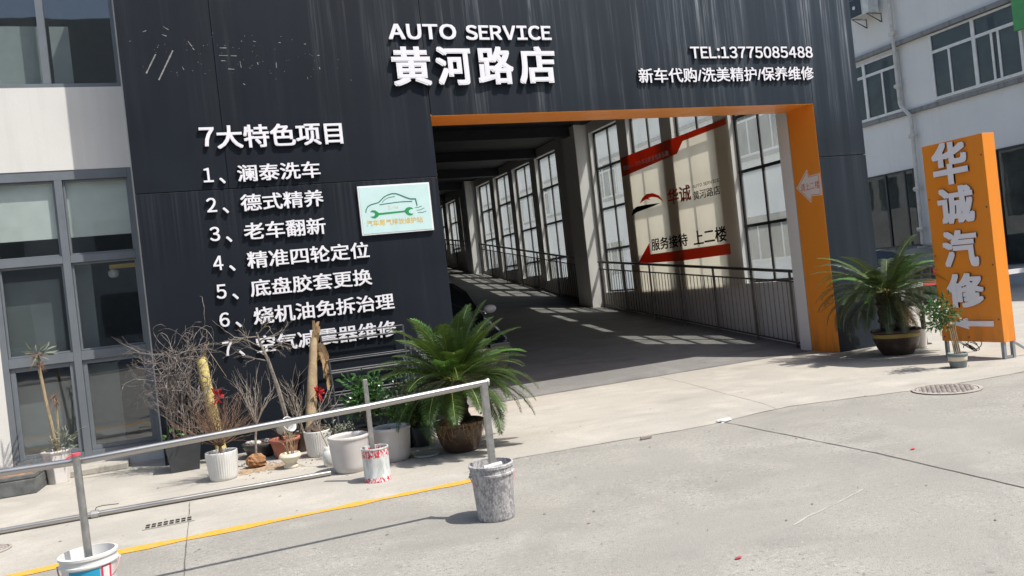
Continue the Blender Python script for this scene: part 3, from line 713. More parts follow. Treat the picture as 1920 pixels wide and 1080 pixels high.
for x0, x1 in ((-2.08, -1.378), (-1.298, XB-.042), (-2.86, -2.16), (-3.66, -2.94), (-4.46, -3.74), (-13.9, -4.54)): p.box(x0, x1, .654, .658, 4.477, 6.838)
p.build('pane', 'glass_office', uw)
for (x0, x1, z0) in ((-2.1, -1.385, 4.5), (-1.28, -1.08, 4.5)): MB().box(x0, x1, .80, .805, z0, 5.2).build('roller_blind', 'blind2', uw)
brk = thing('wall_lamp', 'Yellow bracket lamp seen through the glass of the tall office window', 'lamp', (-.64, .8, 2.3))  # yellow shape in the pane, built as an arm and a cap
MB().box(-.93, -.63, .80, .84, 2.305, 2.355).build('arm', 'yellow_arm', brk, bevel=.005)
MB().lathe([(.03, 0), (.055, .02), (.065, .07), (.03, .1)], (-.89, .82, 2.20), 16).build('lamp_shade', 'lamp_white', brk, smooth=True)
# building across the yard, only mirrored in panes
opp = thing('opposite_building', 'Long flat roofed building mirrored in the upper office panes', 'building', (0, -30, 0))
MB().box(-45, 60, -34, -30, 0, 15.7).build('wall', 'opp', opp)
for zz in (1.2, 4.6, 8.0):
    for i in range(16): MB().box(-40+i*6, -36.8+i*6, -30.02, -29.96, zz, zz+1.9).build('window', 'dark_int', opp)

# ================================================================ GREY BUILDING (right)
GX = 22.0
gb = thing('factory_building', 'Grey stuccoed factory building with white framed windows behind the orange sign', 'building', (GX, 10, 0))
MB().box(GX, GX+12, -6, 62, 0, 12.4).build('wall', 'grey_wall', gb)
b = MB(); b.box(GX-.16, GX-.001, -6, 62, 7.88, 8.02); b.box(GX-.10, GX-.001, -6, 62, 5.62, 5.76); b.box(GX-.14, GX-.001, 11.3, 62, 9.58, 9.74); b.box(GX-.14, GX-.001, -6, 9.0, 9.9, 10.02)
b.build('ledge', 'ledge', gb)
def gwin(y0, y1, z0, z1, transom, mains, leaves, frame='pvc', w=.045):
    f = MB(); xa, xb = GX-.06, GX-.004
    f.box(xa, xb, y0, y0+2*w, z0, z1); f.box(xa, xb, y1-2*w, y1, z0, z1); f.box(xa+.003, xb, y0+2*w, y1-2*w, z0, z0+2*w); f.box(xa+.003, xb, y0+2*w, y1-2*w, z1-1.4*w, z1)
    for m in mains: f.box(xa-.004, xb, m-w*1.3, m+w*1.3, z0+2*w, z1-1.4*w)
    if transom: f.box(xa+.006, xb, y0+2*w, y1-2*w, transom-w, transom+w)
    for m in leaves: f.box(xa+.012, xb, m-w*.8, m+w*.8, z0+2*w, (transom or z1)-w)
    fo = f.build('window', frame, gb)
    MB().box(GX-.024, GX-.018, y0+w, y1-w, z0+w, z1-w).build('pane', 'glass_grey', fo)
    d = MB(); d.box(GX-.014, GX-.002, y0+w, y1-w, z0+w, z1-w); d.cur = 1
    rq = random.Random(int(y0*10)); 
    for i in range(3 if z0 > 4 else 0):
        a = y0+rq.random()*(y1-y0-.4); d.box(GX-.0165, GX-.0145, a, a+rq.uniform(.15, .35), z0+.1, z1-.15)
    d.build('room_backing', ['room_grey', 'blind2'], fo)
    return fo
gwin(10.25, 13.3, 5.78, 7.75, 7.29, (11.73,), (10.98, 12.5))
gwin(6.0, 9.03, 5.82, 7.86, 7.29, (7.49,), (8.36, 6.93, 6.72))
gwin(11.75, 14.5, 9.75, 11.6, 11.2, (13.0,), (12.3,))
gwin(10.1, 12.6, 1.38, 3.89, None, (11.3,), (10.5,), 'dark_frame', .03)
gwin(1.0, 7.19, .58, 3.93, None, (4.5,), (5.7, 2.8), 'dark_frame', .03)
gwin(4.6, 8.6, 10.05, 11.8, 11.3, (6.6,), (7.6, 5.6))
w0 = None
for i in range(9):
    for z in (5.8, 9.75, 1.4):
        yy = 16+i*4.6
        if w0 is None: w0 = gwin(yy, yy+3, z, z+1.95, z+1.5, (yy+1.5,), (yy+.75, yy+2.25)); zw = z
        else: c = copy_tree(w0, gb); c.location = w0.location+Vector((0, i*4.6, z-zw))
MB().box(GX-.3, GX-.17, 4.2, 6.03, 7.0, 9.3).build('green_board', 'green_panel', gb)
dp = thing('drainpipe', 'Pale downpipe with an offset bend on the grey factory wall', 'pipe', (GX, 10.2, 0))
px = GX-.17
MB().tube([(px, 10.24, 12.3), (px, 10.25, 6.05), (px, 10.22, 5.93), (px, 9.92, 5.58), (px, 9.88, 5.46), (px, 9.97, .1)], .062, 10).build('pipe', 'pipe', dp, smooth='angle')
for (yy, zz) in ((10.24, 8.3), (10.25, 6.6), (9.89, 4.9), (9.93, 3.2), (9.96, 1.9)): MB().tube([(px-.004, yy-.11, zz), (px-.004, yy+.11, zz)], .075, 8).build('clamp', 'pipe', dp)
ac = thing('air_conditioner', 'White outdoor air conditioner unit on brackets high on the grey factory wall', 'air conditioner', (GX-.3, 11.1, 9.2))
MB().box(GX-.62, GX-.18, 10.68, 11.55, 9.16, 9.78).build('casing', 'ac_white', ac, bevel=.01)
q = MB(); q.box(GX-.645, GX-.622, 10.98, 11.53, 9.19, 9.76); q.build('grille', 'ac_dark', ac)
MB().tube([(GX-.646, 11.26, 9.48), (GX-.66, 11.26, 9.48)], .06, 14).build('fan_hub', 'ac_white', ac)
for yy in (10.78, 11.42):
    MB().tube([(GX-.002, yy, 8.86), (GX-.002, yy, 9.145), (GX-.62, yy, 9.145), (GX-.03, yy, 8.88)], .018, 6).build('bracket', 'bracket', ac)

# ================================================================ FREESTANDING ORANGE SIGN
sg = thing('pylon_sign', 'Freestanding orange sign box with four white Chinese characters and an arrow', 'sign', (9.28, -2.23, 0))
MB().box(9.19, 9.395, -2.69, -1.785, .212, 2.812).build('panel', 'orange2', sg, bevel=.004)
fr = side(9.19)
for ch, y0, y1, z0, z1, sh in (('华', 1.945, 2.47, 2.25, 2.80, .02), ('诚', 1.965, 2.50, 1.74, 2.22, .0), ('汽', 1.97, 2.49, 1.175, 1.66, .0), ('修', 1.965, 2.51, .655, 1.10, .0)):
    lettering('letter', [(ch, y0, y1, z0, z1)], fr, .004, .026, ['letter_face', 'maroon_side'], sg, .040)
b = MB(); shape(b, [(1.966, .45), (2.221, .522), (2.224, .482), (2.585, .482), (2.585, .415), (2.228, .417), (2.232, .378)], fr, .006, .03)
b.build('arrow', 'letter_face', sg)
f = MB()
for yy, zz in ((-1.82, 2.1), (-1.82, 1.35), (-1.82, .75), (-2.65, 2.55), (-2.65, 1.9), (-2.65, 1.18), (-2.65, .5), (-2.2, .27), (-1.83, .27)): f.tube([(9.1895, yy, zz), (9.186, yy, zz)], .012, 8)
f.build('rivet', 'maroon_side', sg)
for yy in (-2.655, -1.83):
    f = MB()
    for xx in (9.215, 9.37): f.box(xx-.02, xx+.02, yy-.02, yy+.02, .005, .2115)
    f.box(9.236, 9.349, yy-.012, yy+.012, .01, .04); f.tube([(9.38, yy+.0, .205), (9.70, yy+.0, .015)], .016, 4)
    f.build('leg', 'legwrap', sg)
f = MB()
for i in range(3):
    f.tube([(9.33+.05*math.cos(t*.5+i), -2.15+.04*i+.08*math.sin(t*.45+i), .15-.02*i+.05*math.sin(t*.6)) for t in range(14)], .006, 5)
f.build('cable', 'rubber', sg)

# ================================================================ PLANT BUILDERS
def frond(mb, base, az, el, L, droop, rng, leaf=.150, npair=80, mat=0, rib=1, twist=0, r0=.007):
    d = Vector((math.cos(az)*math.cos(el), math.sin(az)*math.cos(el), math.sin(el))); p = Vector(base); pts = [p.copy()]; dirs = [d.copy()]
    n = 18; sag = droop/n
    for i in range(n):
        q = (i+1)/n
        h = math.hypot(d.x, d.y); e = math.atan2(d.z, h)-sag*(.35+1.3*q); a = math.atan2(d.y, d.x)+twist/n
        d = Vector((math.cos(a)*math.cos(e), math.sin(a)*math.cos(e), math.sin(e))); p = p+d*L/n; pts.append(p.copy()); dirs.append(d.copy())
    mb.cur = rib; mb.tube(pts, [r0*(1-.8*i/n) for i in range(n+1)], 4, cap=False)
    mb.cur = mat
    for k_ in range(npair):
        s = .13+.87*(k_+.5)/npair; fi = s*n; i = min(int(fi), n-1); t = fi-i
        P = pts[i].lerp(pts[i+1], t); D = dirs[i].lerp(dirs[i+1], t).normalized()
        S0 = D.cross(Vector((0, 0, 1)))
        S0 = S0.normalized() if S0.length > .05 else Vector((-math.sin(az), math.cos(az), 0))
        Uv = S0.cross(D).normalized()
        ll = leaf*(min(1, .45+2.4*(s-.1)) if s < .4 else 1.0)*(1 if s < .72 else max(.18, 1-(s-.72)*2.6))*rng.uniform(.88, 1.1)
        for sg_ in (-1, 1):
            fwd = .30+.42*s
            dr = (S0*sg_+D*fwd+Uv*rng.uniform(.12, .34)).normalized(); w = D*.0036+Uv*.001
            mid = P+dr*ll*.55; tip = P+dr*ll-Uv*ll*rng.uniform(.1, .22)
            mb.add([P-w, P+w, mid+w*1.05, tip, mid-w*1.05], [(0, 1, 2, 4), (4, 2, 3)])

def cycad(name, label, c, trunk, ffs, rng, mats, dead=(), pot=None, group='potted cycads'):
    """c = base on ground, trunk=(r, z0, z1, dx), ffs: list of (az, el, L, droop)"""
    t = thing(name, label, 'potted plant', c, group)
    r, z0, z1, dx, dy = trunk; top = (c[0]+dx, c[1]+dy, z1)
    tm = MB(); prof = []
    n = 14
    vs = []; m = 26
    for i in range(n+1):
        zz = z0+(z1-z0)*i/n; f_ = i/n; rr_ = r*(1-.12*f_)*(1+.10*math.sin(i*2.4))
        for j in range(m):
            a = 2*math.pi*j/m; q = rr_*(1+(.16 if (i+j) % 2 else -.05)+rng.uniform(-.05, .05))
            vs.append((c[0]+dx*f_+q*math.cos(a), c[1]+dy*f_+q*math.sin(a), zz))
    tm.add(vs, [(i*m+j, i*m+(j+1) % m, (i+1)*m+(j+1) % m, (i+1)*m+j) for i in range(n) for j in range(m)]+[tuple(n*m+j for j in range(m))])
    tm.build('trunk', 'cycad_trunk', t)
    hb = MB(); hb.blob((top[0], top[1], z1+.02), (r*.55, r*.55, .09), rng, 12, 8, .3)
    for i in range(26):
        a = rng.random()*6.28; e = rng.uniform(.5, 1.4); q = rng.uniform(.08, .15)
        hb.tube([top, (top[0]+math.cos(a)*math.cos(e)*q, top[1]+math.sin(a)*math.cos(e)*q, z1+.02+math.sin(e)*q)], [.01, .003], 4)
    hb.build('heart', 'crown_heart', t)
    cr = MB()
    for (az, el, L, dr) in ffs:
        frond(cr, (top[0]+math.cos(az)*r*.35, top[1]+math.sin(az)*r*.35, z1+rng.uniform(0, .04)), az, el, L, dr, rng, mat=0 if rng.random() < .88 else 2, twist=rng.uniform(-.25, .25))
    for (az, el, L, dr) in dead: frond(cr, (top[0]+math.cos(az)*r*.6, top[1]+math.sin(az)*r*.6, z1-.08), az, el, L, dr, rng, mat=3, rib=3, npair=36)
    cr.build('crown', [mats, 'rachis', 'leafy_lt', 'dead_frond'], t)
    return t

# left cycad
rc = random.Random(11); ff = []
for i in range(56):
    u = i/55; az = i*2.399963+rc.uniform(-.2, .2); el = rad(76-88*u**.85+rc.uniform(-7, 7))
    ff.append((az, el, rc.uniform(.74, .86)*(1-.06*u), rad(30+44*u+rc.uniform(-8, 14))))
ff += [(rad(-20), rad(-4), .90, rad(62)), (rad(-35), rad(8), .86, rad(65)), (rad(-5), rad(14), .92, rad(66)), (rad(170), rad(26), .82, rad(30)), (rad(185), rad(12), .8, rad(40)), (rad(200), rad(28), .8, rad(40)), (rad(12), rad(22), .92, rad(50)), (rad(-60), rad(16), .7, rad(80)), (rad(-110), rad(0), .7, rad(80))]
cy = cycad('potted_cycad', 'Large bright green cycad in a brown scroll pot behind the railing end', (2.30, -2.13, 0), (.105, .25, .70, .0, .0), ff, rc, 'frond',
    dead=[(rad(-40), rad(-30), .4, rad(50)), (rad(-120), rad(-35), .42, rad(40)), (rad(20), rad(-30), .4, rad(50))])
MB().lathe([(.13, 0), (.165, .02), (.205, .10), (.232, .19), (.238, .25), (.243, .262), (.258, .275), (.258, .30), (.243, .307), (.225, .30), (.215, .25)], (2.30, -2.13, 0), 48).build('pot', 'dragon', cy, smooth=True)
MB().disc((2.30, -2.13, .265), .222, 28, .02, rc).build('soil', 'soil', cy)
b = MB()
for i in range(46):
    a = rc.uniform(-2.9, -.3); q = .255; x0 = 2.30+q*math.cos(a); y0 = -2.13+q*math.sin(a); L = rc.uniform(.06, .22)
    b.tube([(2.30+.2*math.cos(a), -2.13+.2*math.sin(a), .31), (x0, y0-.003, .30), (x0+rc.uniform(-.03, .03), y0-.012, .30-L*.5), (x0+rc.uniform(-.05, .05), y0-.005, .30-L)], [.003, .003, .0025, .001], 4, cap=False)
b.build('hanging_root', 'dead_frond', cy)
# right cycad
rc = random.Random(23); ff = []
for i in range(66):
    u = i/65; az = i*2.399963+rc.uniform(-.2, .2); el = rad(60-66*u**.9+rc.uniform(-8, 8))
    ff.append((az, el, rc.uniform(.96, 1.12)*(1-.1*u), rad(52+42*u+rc.uniform(-8, 14))))
ff += [(rad(190), rad(20), 1.05, rad(55)), (rad(205), rad(34), 1.05, rad(62)), (rad(170), rad(12), 1.0, rad(50)), (rad(225), rad(6), .9, rad(75)), (rad(-30), rad(-14), .95, rad(40)), (rad(-10), rad(-22), .95, rad(38)), (rad(-50), rad(-25), .9, rad(55))]
cyr = cycad('potted_cycad', 'Dusty dark cycad in a squat pot with a yellow band by the portal corner', (9.2, -1.0, 0), (.165, .2, .87, -.06, .02), ff, rc, 'frond_dull',
    dead=[(rad(-70), rad(-40), .5, rad(40)), (rad(-50), rad(-55), .6, rad(20)), (rad(-90), rad(-45), .5, rad(50)), (rad(-20), rad(-50), .6, rad(30)), (rad(-100), rad(-20), .5, rad(70)), (rad(-35), rad(-35), .65, rad(40))])
MB().lathe([(.19, 0), (.21, .02), (.262, .10), (.302, .20), (.312, .255)], (9.2, -1.0, 0), 48).build('pot', 'dark_glaze', cyr, smooth=True)
MB().lathe([(.3125, .256), (.318, .27), (.32, .30), (.316, .312)], (9.2, -1.0, 0), 48, capb=False).build('glaze_band', 'ochre', cyr, smooth=True)
MB().lathe([(.3155, .313), (.33, .325), (.335, .35), (.32, .362), (.29, .355), (.275, .3)], (9.2, -1.0, 0), 48, capb=False).build('rim', 'dark_glaze', cyr, smooth=True)
MB().disc((9.2, -1.0, .32), .285, 28, .03, rc).build('soil', 'soil', cyr)

def branch(mb, p, d, L, r, lvl, rng, kids=3, spread=.7, curl=.25, segs=5, shrink=.62, up=.1, start=.3):
    p = Vector(p); d = Vector(d).normalized(); pts = [p.copy()]; ds = [d.copy()]
    for i in range(segs):
        d = (d+Vector((rng.uniform(-1, 1), rng.uniform(-1, 1), rng.uniform(-1, 1)))*curl/segs*1.6+Vector((0, 0, up/segs))).normalized()
        p = p+d*L/segs; pts.append(p.copy()); ds.append(d.copy())
    mb.tube(pts, [max(.0012, r*(1-.55*i/segs)) for i in range(segs+1)], 5 if r > .004 else 4, cap=False)
    if lvl > 0:
        for k_ in range(kids):
            t = start+(1-start)*(k_+rng.random())/kids; i = min(int(t*segs), segs-1)
            a = rng.random()*6.28; o = ds[i].orthogonal().normalized(); o = (Matrix.Rotation(a, 3, ds[i]) @ o)
            branch(mb, pts[i].lerp(pts[i+1], t*segs-i), ds[i]*math.cos(spread)+o*math.sin(spread), L*shrink*rng.uniform(.7, 1.15), r*.55, lvl-1, rng, kids, spread, curl, segs, shrink, up, start)

def leaves(mb, centres, n, size, rng, spread, wide=.5, up=.3):
    for c in centres:
        for i in range(n):
            p = Vector(c)+Vector((rng.gauss(0, spread), rng.gauss(0, spread), rng.gauss(0, spread*.8)))
            d = (p-Vector(c)+Vector((rng.uniform(-.5, .5), rng.uniform(-.5, .5), rng.uniform(-.2, .6)))*spread).normalized()
            s = d.orthogonal(); s = (Matrix.Rotation(rng.random()*6.28, 3, d) @ s).normalized(); nn = d.cross(s)
            L = size*rng.uniform(.7, 1.2); w = L*wide/2; f_ = nn*L*.08
            mb.add([p, p+d*L*.35+s*w+f_, p+d*L*.7+s*w*.8+f_, p+d*L-nn*L*.1, p+d*L*.7-s*w*.8+f_, p+d*L*.35-s*w+f_, p+d*L*.5-f_*.5],
                   [(0, 1, 6), (1, 2, 6), (2, 3, 6), (3, 4, 6), (4, 5, 6), (5, 0, 6)])

def potted(name, label, cat, c, group=None): return thing(name, label, cat, c, group)
def pot_lathe(t, c, r0, r1, h, mat, n=48, rib=0, ribn=0, soilz=.86, lip=.012, foot=0, name='pot', soil='soil', rng=random.Random(1), belly=0):
    prof = [(r0*.93, 0), (r0, .008)]
    for i in range(1, 8):
        f_ = i/8; prof.append((r0+(r1-r0)*f_+belly*math.sin(f_*math.pi), h*f_*.96))
    prof += [(r1, h*.965), (r1, h), (r1-lip, h), (r1-lip*1.3, h*.93), (r1-lip*1.6, h*soilz-.02)]
    MB().lathe(prof, c, n, rib, ribn, (.01, h*.945)).build(name, mat, t, smooth=True)
    if soil: MB().disc((c[0], c[1], c[2]+h*soilz-.012), r1-lip*1.2, 24, .014, rng).build('soil', soil, t)

# ================================================================ POTS AND PLANTS AGAINST THE BLACK WALL
r = random.Random(4)
# 1 dark box with dry soil
t = thing('planter_box', 'Dusty dark planter box filled with dry soil at the left edge', 'planter', (-2.05, -.1, 0))
c0 = [(-2.30, -.34), (-1.735, -.34), (-1.70, .12), (-2.28, .12)]
b = MB(); b.prism([(x, y, 0) for x, y in c0], (0, 0, .16)); b.prism([(-2.30, -.34, .161), (-1.735, -.34, .161), (-1.745, -.31, .161), (-2.29, -.31, .161)], (0, 0, .05)); b.prism([(-1.735, -.34, .161), (-1.70, .12, .161), (-1.73, .12, .161), (-1.765, -.30, .161)], (0, 0, .05)); b.prism([(-2.28, .12, .161), (-2.28, .085, .161), (-1.74, .085, .161), (-1.735, .12, .161)], (0, 0, .06))
b.build('box', 'box_grey', t, bevel=.012)
b = MB(); b.blob((-2.03, -.1, .17), (.27, .2, .085), r, 18, 9, .14); b.build('soil', 'red_soil', t)
b = MB()
for i in range(16): branch(b, (-1.85+r.uniform(-.08, .1), -.02+r.uniform(-.05, .1), .2), (r.uniform(-1, 1), r.uniform(-1, .6), .7), .16, .003, 1, r, 2, .8, .9)
b.build('dry_stem', 'bark_grey', t)
# 2 hexagonal white pot with bare succulent
t = thing('potted_succulent', 'Spindly two stemmed plant in a white hexagonal pot by the office window', 'potted plant', (-1.585, .1, 0))
MB().lathe([(.10, 0), (.103, .005), (.14, .33), (.155, .335), (.155, .355), (.14, .355), (.13, .30)], (-1.585, .1, 0), 6, rot=.3).build('pot', 'hexpot', t, bevel=.006)
MB().disc((-1.585, .1, .31), .125, 12, .02, r).build('soil', 'soil', t)
b = MB(); b.tube([(-1.575, .1, .3), (-1.60, .1, .6), (-1.635, .1, .95), (-1.655, .1, 1.22), (-1.655, .1, 1.38)], [.020, .018, .017, .017, .012], 7)
b.tube([(-1.57, .1, .3), (-1.545, .1, .55), (-1.535, .1, .78), (-1.55, .1, .92)], [.013, .012, .012, .008], 6)
for i in range(4): b.tube([(-1.58+i*.01, .1, .3), (-1.60+.02*i+r.uniform(-.04, .04), .1, .52)], [.012, .006], 5)
b.build('stem', 'bark_tan', t)
b = MB()
for (x, z, n_, L) in ((-1.655, 1.39, 26, .15), (-1.55, .93, 22, .12), (-1.655, 1.3, 18, .12), (-1.53, .86, 14, .1)):
    for i in range(n_):
        a = r.random()*6.28; e = r.uniform(-1.1, .8); d = Vector((math.cos(a)*math.cos(e), math.sin(a)*math.cos(e), math.sin(e))); L2 = L*r.uniform(.5, 1)
        P = Vector((x, .1, z)); b.tube([P, P+d*L2*.6, P+d*L2+Vector((0, 0, -.3*L2))], [.004, .0035, .001], 4, cap=False)
b.build('dry_foliage', 'bark_brown', t)
b = MB(); leaves(b, [(-1.65, .1, 1.44), (-1.66, .1, 1.40), (-1.63, .1, 1.42)], 7, .14, r, .03, .12); leaves(b, [(-1.50, .08, .44), (-1.47, .1, .5), (-1.53, .1, .4)], 30, .09, r, .05, .1)
b.build('foliage', 'grey_leaf', t)
# 3 tall charcoal planter with tangled vines
t = thing('vine_planter', 'Tall charcoal square planter overgrown with a tangle of dead vines', 'planter', (-.31, -.42, 0))
b = MB()
v0 = [(-.44, -.57), (-.16, -.57), (-.16, -.29), (-.44, -.29)]; v1 = [(-.485, -.61), (-.115, -.61), (-.115, -.24), (-.485, -.24)]
b.add([(x, y, 0) for x, y in v0]+[(x, y, .345) for x, y in v1]+[(x*.92-.024, y*.92-.034, .345) for x, y in v1]+[(x*.92-.024, y*.92-.034, .28) for x, y in v1],
      [(3, 2, 1, 0)]+[(i, (i+1) % 4, 4+(i+1) % 4, 4+i) for i in range(4)]+[(4+i, 4+(i+1) % 4, 8+(i+1) % 4, 8+i) for i in range(4)]+[(8+i, 8+(i+1) % 4, 12+(i+1) % 4, 12+i) for i in range(4)])
b.build('pot', 'planter', t, bevel=.004)
MB().box(-.45, -.15, -.56, -.27, .27, .30).build('soil', 'soil', t)
b = MB(); rv = random.Random(8)
for i in range(46):
    x = -.30+rv.uniform(-.13, .13); y = -.40+rv.uniform(-.12, .12); z = .3; d = Vector((rv.uniform(-.35, .35), rv.uniform(-.25, .25), 1)).normalized(); pts = [(x, y, z)]; p = Vector((x, y, z))
    L = rv.uniform(.7, 1.9); n = 22; w = Vector((rv.uniform(-1, 1), rv.uniform(-1, 1), rv.uniform(-1, 1)))
    if rv.random() < .65:
        zz = rv.uniform(.45, 1.35); p = Vector((-.25+rv.gauss(0, .06+.08*min(1, max(0, zz-.45)/.6)), -.42+rv.gauss(0, .09), zz)); pts = [tuple(p)]; d = Vector((rv.uniform(-1, 1), rv.uniform(-.6, .6), rv.uniform(-.8, .9))).normalized(); L = rv.uniform(.25, .75)
    for k_ in range(n):
        d = (d+Vector((rv.uniform(-1, 1), rv.uniform(-1, 1), rv.uniform(-1, 1)))*.27+w*.03+Vector((0, 0, .03))).normalized(); p = p+d*L/n
        tgt = Vector((-.24, -.42, min(max(p.z, .5), 1.32))); off_ = p-tgt
        if Vector((off_.x, off_.y)).length > (.13+.17*min(1, max(0, (p.z-.55)/.5))): d = (d-Vector((off_.x, off_.y, 0))*.9).normalized()
        if p.z > 1.45: d = (d+Vector((0, 0, -.5))).normalized()
        if p.y > -.06: p.y = -.06
        pts.append(tuple(p))
    b.tube(pts, [rv.choice((.003, .0038, .005, .007))*(1-.6*k_/n) for k_ in range(n+1)], 4, cap=False)
for i in range(9):
    branch(b, (-.30+rv.uniform(-.10, .10), -.42+rv.uniform(-.08, .08), .3), (rv.uniform(-.25, .25), rv.uniform(-.25, .2), 1), rv.uniform(.55, .82), .009, 3, rv, 4, rv.uniform(.5, .8), 1.0, 8, .52, .12, .22)
for i in range(12):
    branch(b, (-.27+rv.gauss(0, .08), -.42+rv.uniform(-.08, .08), rv.uniform(.85, 1.2)), (rv.uniform(-1, 1), rv.uniform(-.8, .5), rv.uniform(-.2, .7)), rv.uniform(.20, .30), .007, 2, rv, 4, .8, 1.1, 7, .6, .05, .2)
for i in range(4): branch(b, (-.30+rv.uniform(-.1, .1), -.4, 1.25), (rv.choice((-1, 1, 1)), rv.uniform(-.5, .2), rv.uniform(-.1, .5)), .42, .005, 1, rv, 4, .7, .8)
for i in range(5): branch(b, (-.42, -.42, .9+.07*i), (-1, -.1, rv.uniform(-.1, .4)), .30, .005, 2, rv, 3, .7, .8)
b.build('vine', 'vine', t)
b = MB()
for x in (-.44, -.17):
    b.tube([(x, -.42, .3), (x+.01, -.40, 1.05)], .007, 5); 
for z in (.5, .75, 1.0): b.tube([(-.44, -.42, z), (-.17, -.41, z)], .005, 5)
b.build('trellis', 'bracket', t)
b = MB(); leaves(b, [(-.42, -.5, .36), (-.2, -.5, .37), (-.32, -.55, .36)], 9, .06, r, .04, .5); b.build('foliage', 'leafy_lt', t)
# 4 white ribbed pot with red-brown twigs
def twiggy(t, c, n, H, spread, mat, rng, name='twig'):
    b = MB()
    for i in range(n):
        a = rng.random()*6.28; e = rng.uniform(.35, 1.45); d = (math.cos(a)*math.cos(e)*spread, math.sin(a)*math.cos(e)*spread, math.sin(e))
        branch(b, (c[0]+rng.uniform(-.02, .02), c[1]+rng.uniform(-.02, .02), c[2]), d, H*rng.uniform(.45, .8), .0042, 2, rng, 3, .42, .35, 4, .55, .25, .25)
    return b.build(name, mat, t)
t = potted('potted_shrub', 'Rust brown leafless shrub in the white ribbed pot nearest the left', 'potted plant', (.065, -1.40, 0), 'white ribbed pots')
pot_lathe(t, (.065, -1.40, 0), .125, .152, .28, 'pot_white', 120, .075, 40)
MB().tube([(.065, -1.40, .25), (.06, -1.40, .34)], [.016, .013], 7).build('stem', 'bark_brown', t)
twiggy(t, (.065, -1.40, .33), 52, .52, 1.0, 'bark_brown', random.Random(31))
# 5 moss pole with bow
t = thing('moss_pole', 'Yellow moss wrapped pole leaning by the vine planter with a red bow', 'pole', (.03, -.3, 0))
mp = [(.09, -.42, .0), (.045, -.33, .45), (.0, -.26, .85), (-.025, -.2, 1.165)]
b = MB(); rm = random.Random(6); P = []
for i in range(25):
    f_ = i/24*3; k_ = min(int(f_), 2); P.append(Vector(mp[k_]).lerp(Vector(mp[k_+1]), f_-k_))
b.tube(P, [.057*rm.uniform(.985, 1.015) for _ in P], 16); b.build('pole', 'moss', t, smooth=False)
b = MB()
for i in range(5): b.tube([(-.02, -.22, 1.1), (-.03+rm.uniform(-.1, .12), -.23, 1.2+rm.uniform(-.05, .15)), (-.02+rm.uniform(-.18, .25), -.25, 1.15+rm.uniform(-.25, .2))], [.006, .005, .002], 5)
b.build('dry_stem', 'bark_tan', t)
def bow(t, c, s, rng):
    b = MB(); c = Vector(c)
    for i in range(16):
        a = rng.uniform(-2.2, 2.2); L = s*rng.uniform(.35, .75); d = Vector((math.cos(a), rng.uniform(-.7, -.1), math.sin(a))).normalized(); w = Vector((rng.uniform(-.5, .5), rng.uniform(-.5, .5), 1)).normalized()*s*.075
        n = d.cross(w).normalized()*s*.13; P = [c, c+d*L*.45+n, c+d*L+n*.2, c+d*L*.8-n*.9, c+d*L*.3-n*.5]
        for p, q in zip(P, P[1:]): b.add([p-w, p+w, q+w, q-w], [(0, 1, 2, 3)])
    for i in range(3):
        x = rng.uniform(-.2, .5)*s; P = [c, c+Vector((x*.4, -.02, -s*.35)), c+Vector((x, -.015, -s*rng.uniform(.7, 1.0)))]; w = Vector((s*.06, 0, 0))
        for p, q in zip(P, P[1:]): b.add([p-w, p+w, q+w, q-w], [(0, 1, 2, 3)])
    b.build('ribbon_bow', 'ribbon', t)
bow(t, (.085, -.40, .75), .135, rm)
# 6 balled sapling
t = thing('balled_sapling', 'Bare sapling standing on its own red soil root ball without a pot', 'sapling', (.40, -1.05, 0))
b = MB(); b.blob((.40, -1.05, .065), (.105, .10, .075), r, 20, 12, .12); b.build('root_ball', 'red_soil', t)
b = MB(); rs = random.Random(41); b.tube([(.40, -1.05, .1), (.415, -1.05, .3), (.44, -1.05, .45)], [.013, .012, .011], 7)
for i in range(13):
    a = rs.random()*6.28; branch(b, (.44, -1.05, .44), (math.cos(a)*.5+.12, math.sin(a)*.45, 1), .40*rs.uniform(.7, 1.1), .0065, 2, rs, 2, .35, .4, 5, .6, .25)
b.build('branch', 'bark_grey', t)
# 7 dark bonsai tray with pebbles
t = thing('bonsai_tray', 'Dark oval tray with pale pebbles behind the sapling root ball', 'tray', (.50, -.42, 0))
MB().lathe([(.13, 0), (.15, .02), (.20, .12), (.215, .155), (.205, .16), (.19, .13)], (.50, -.42, 0), 32).build('bowl', 'tray', t, smooth=True)
MB().disc((.50, -.42, .13), .195, 24, .03, r).build('soil', 'soil', t)
for i in range(9):
    b = MB(); b.blob((.50+r.uniform(-.15, .12), -.47+r.uniform(-.1, .12), .16), (r.uniform(.02, .045), r.uniform(.02, .04), r.uniform(.015, .03)), r, 9, 6, .15); b.build('pebble', 'stone', t)
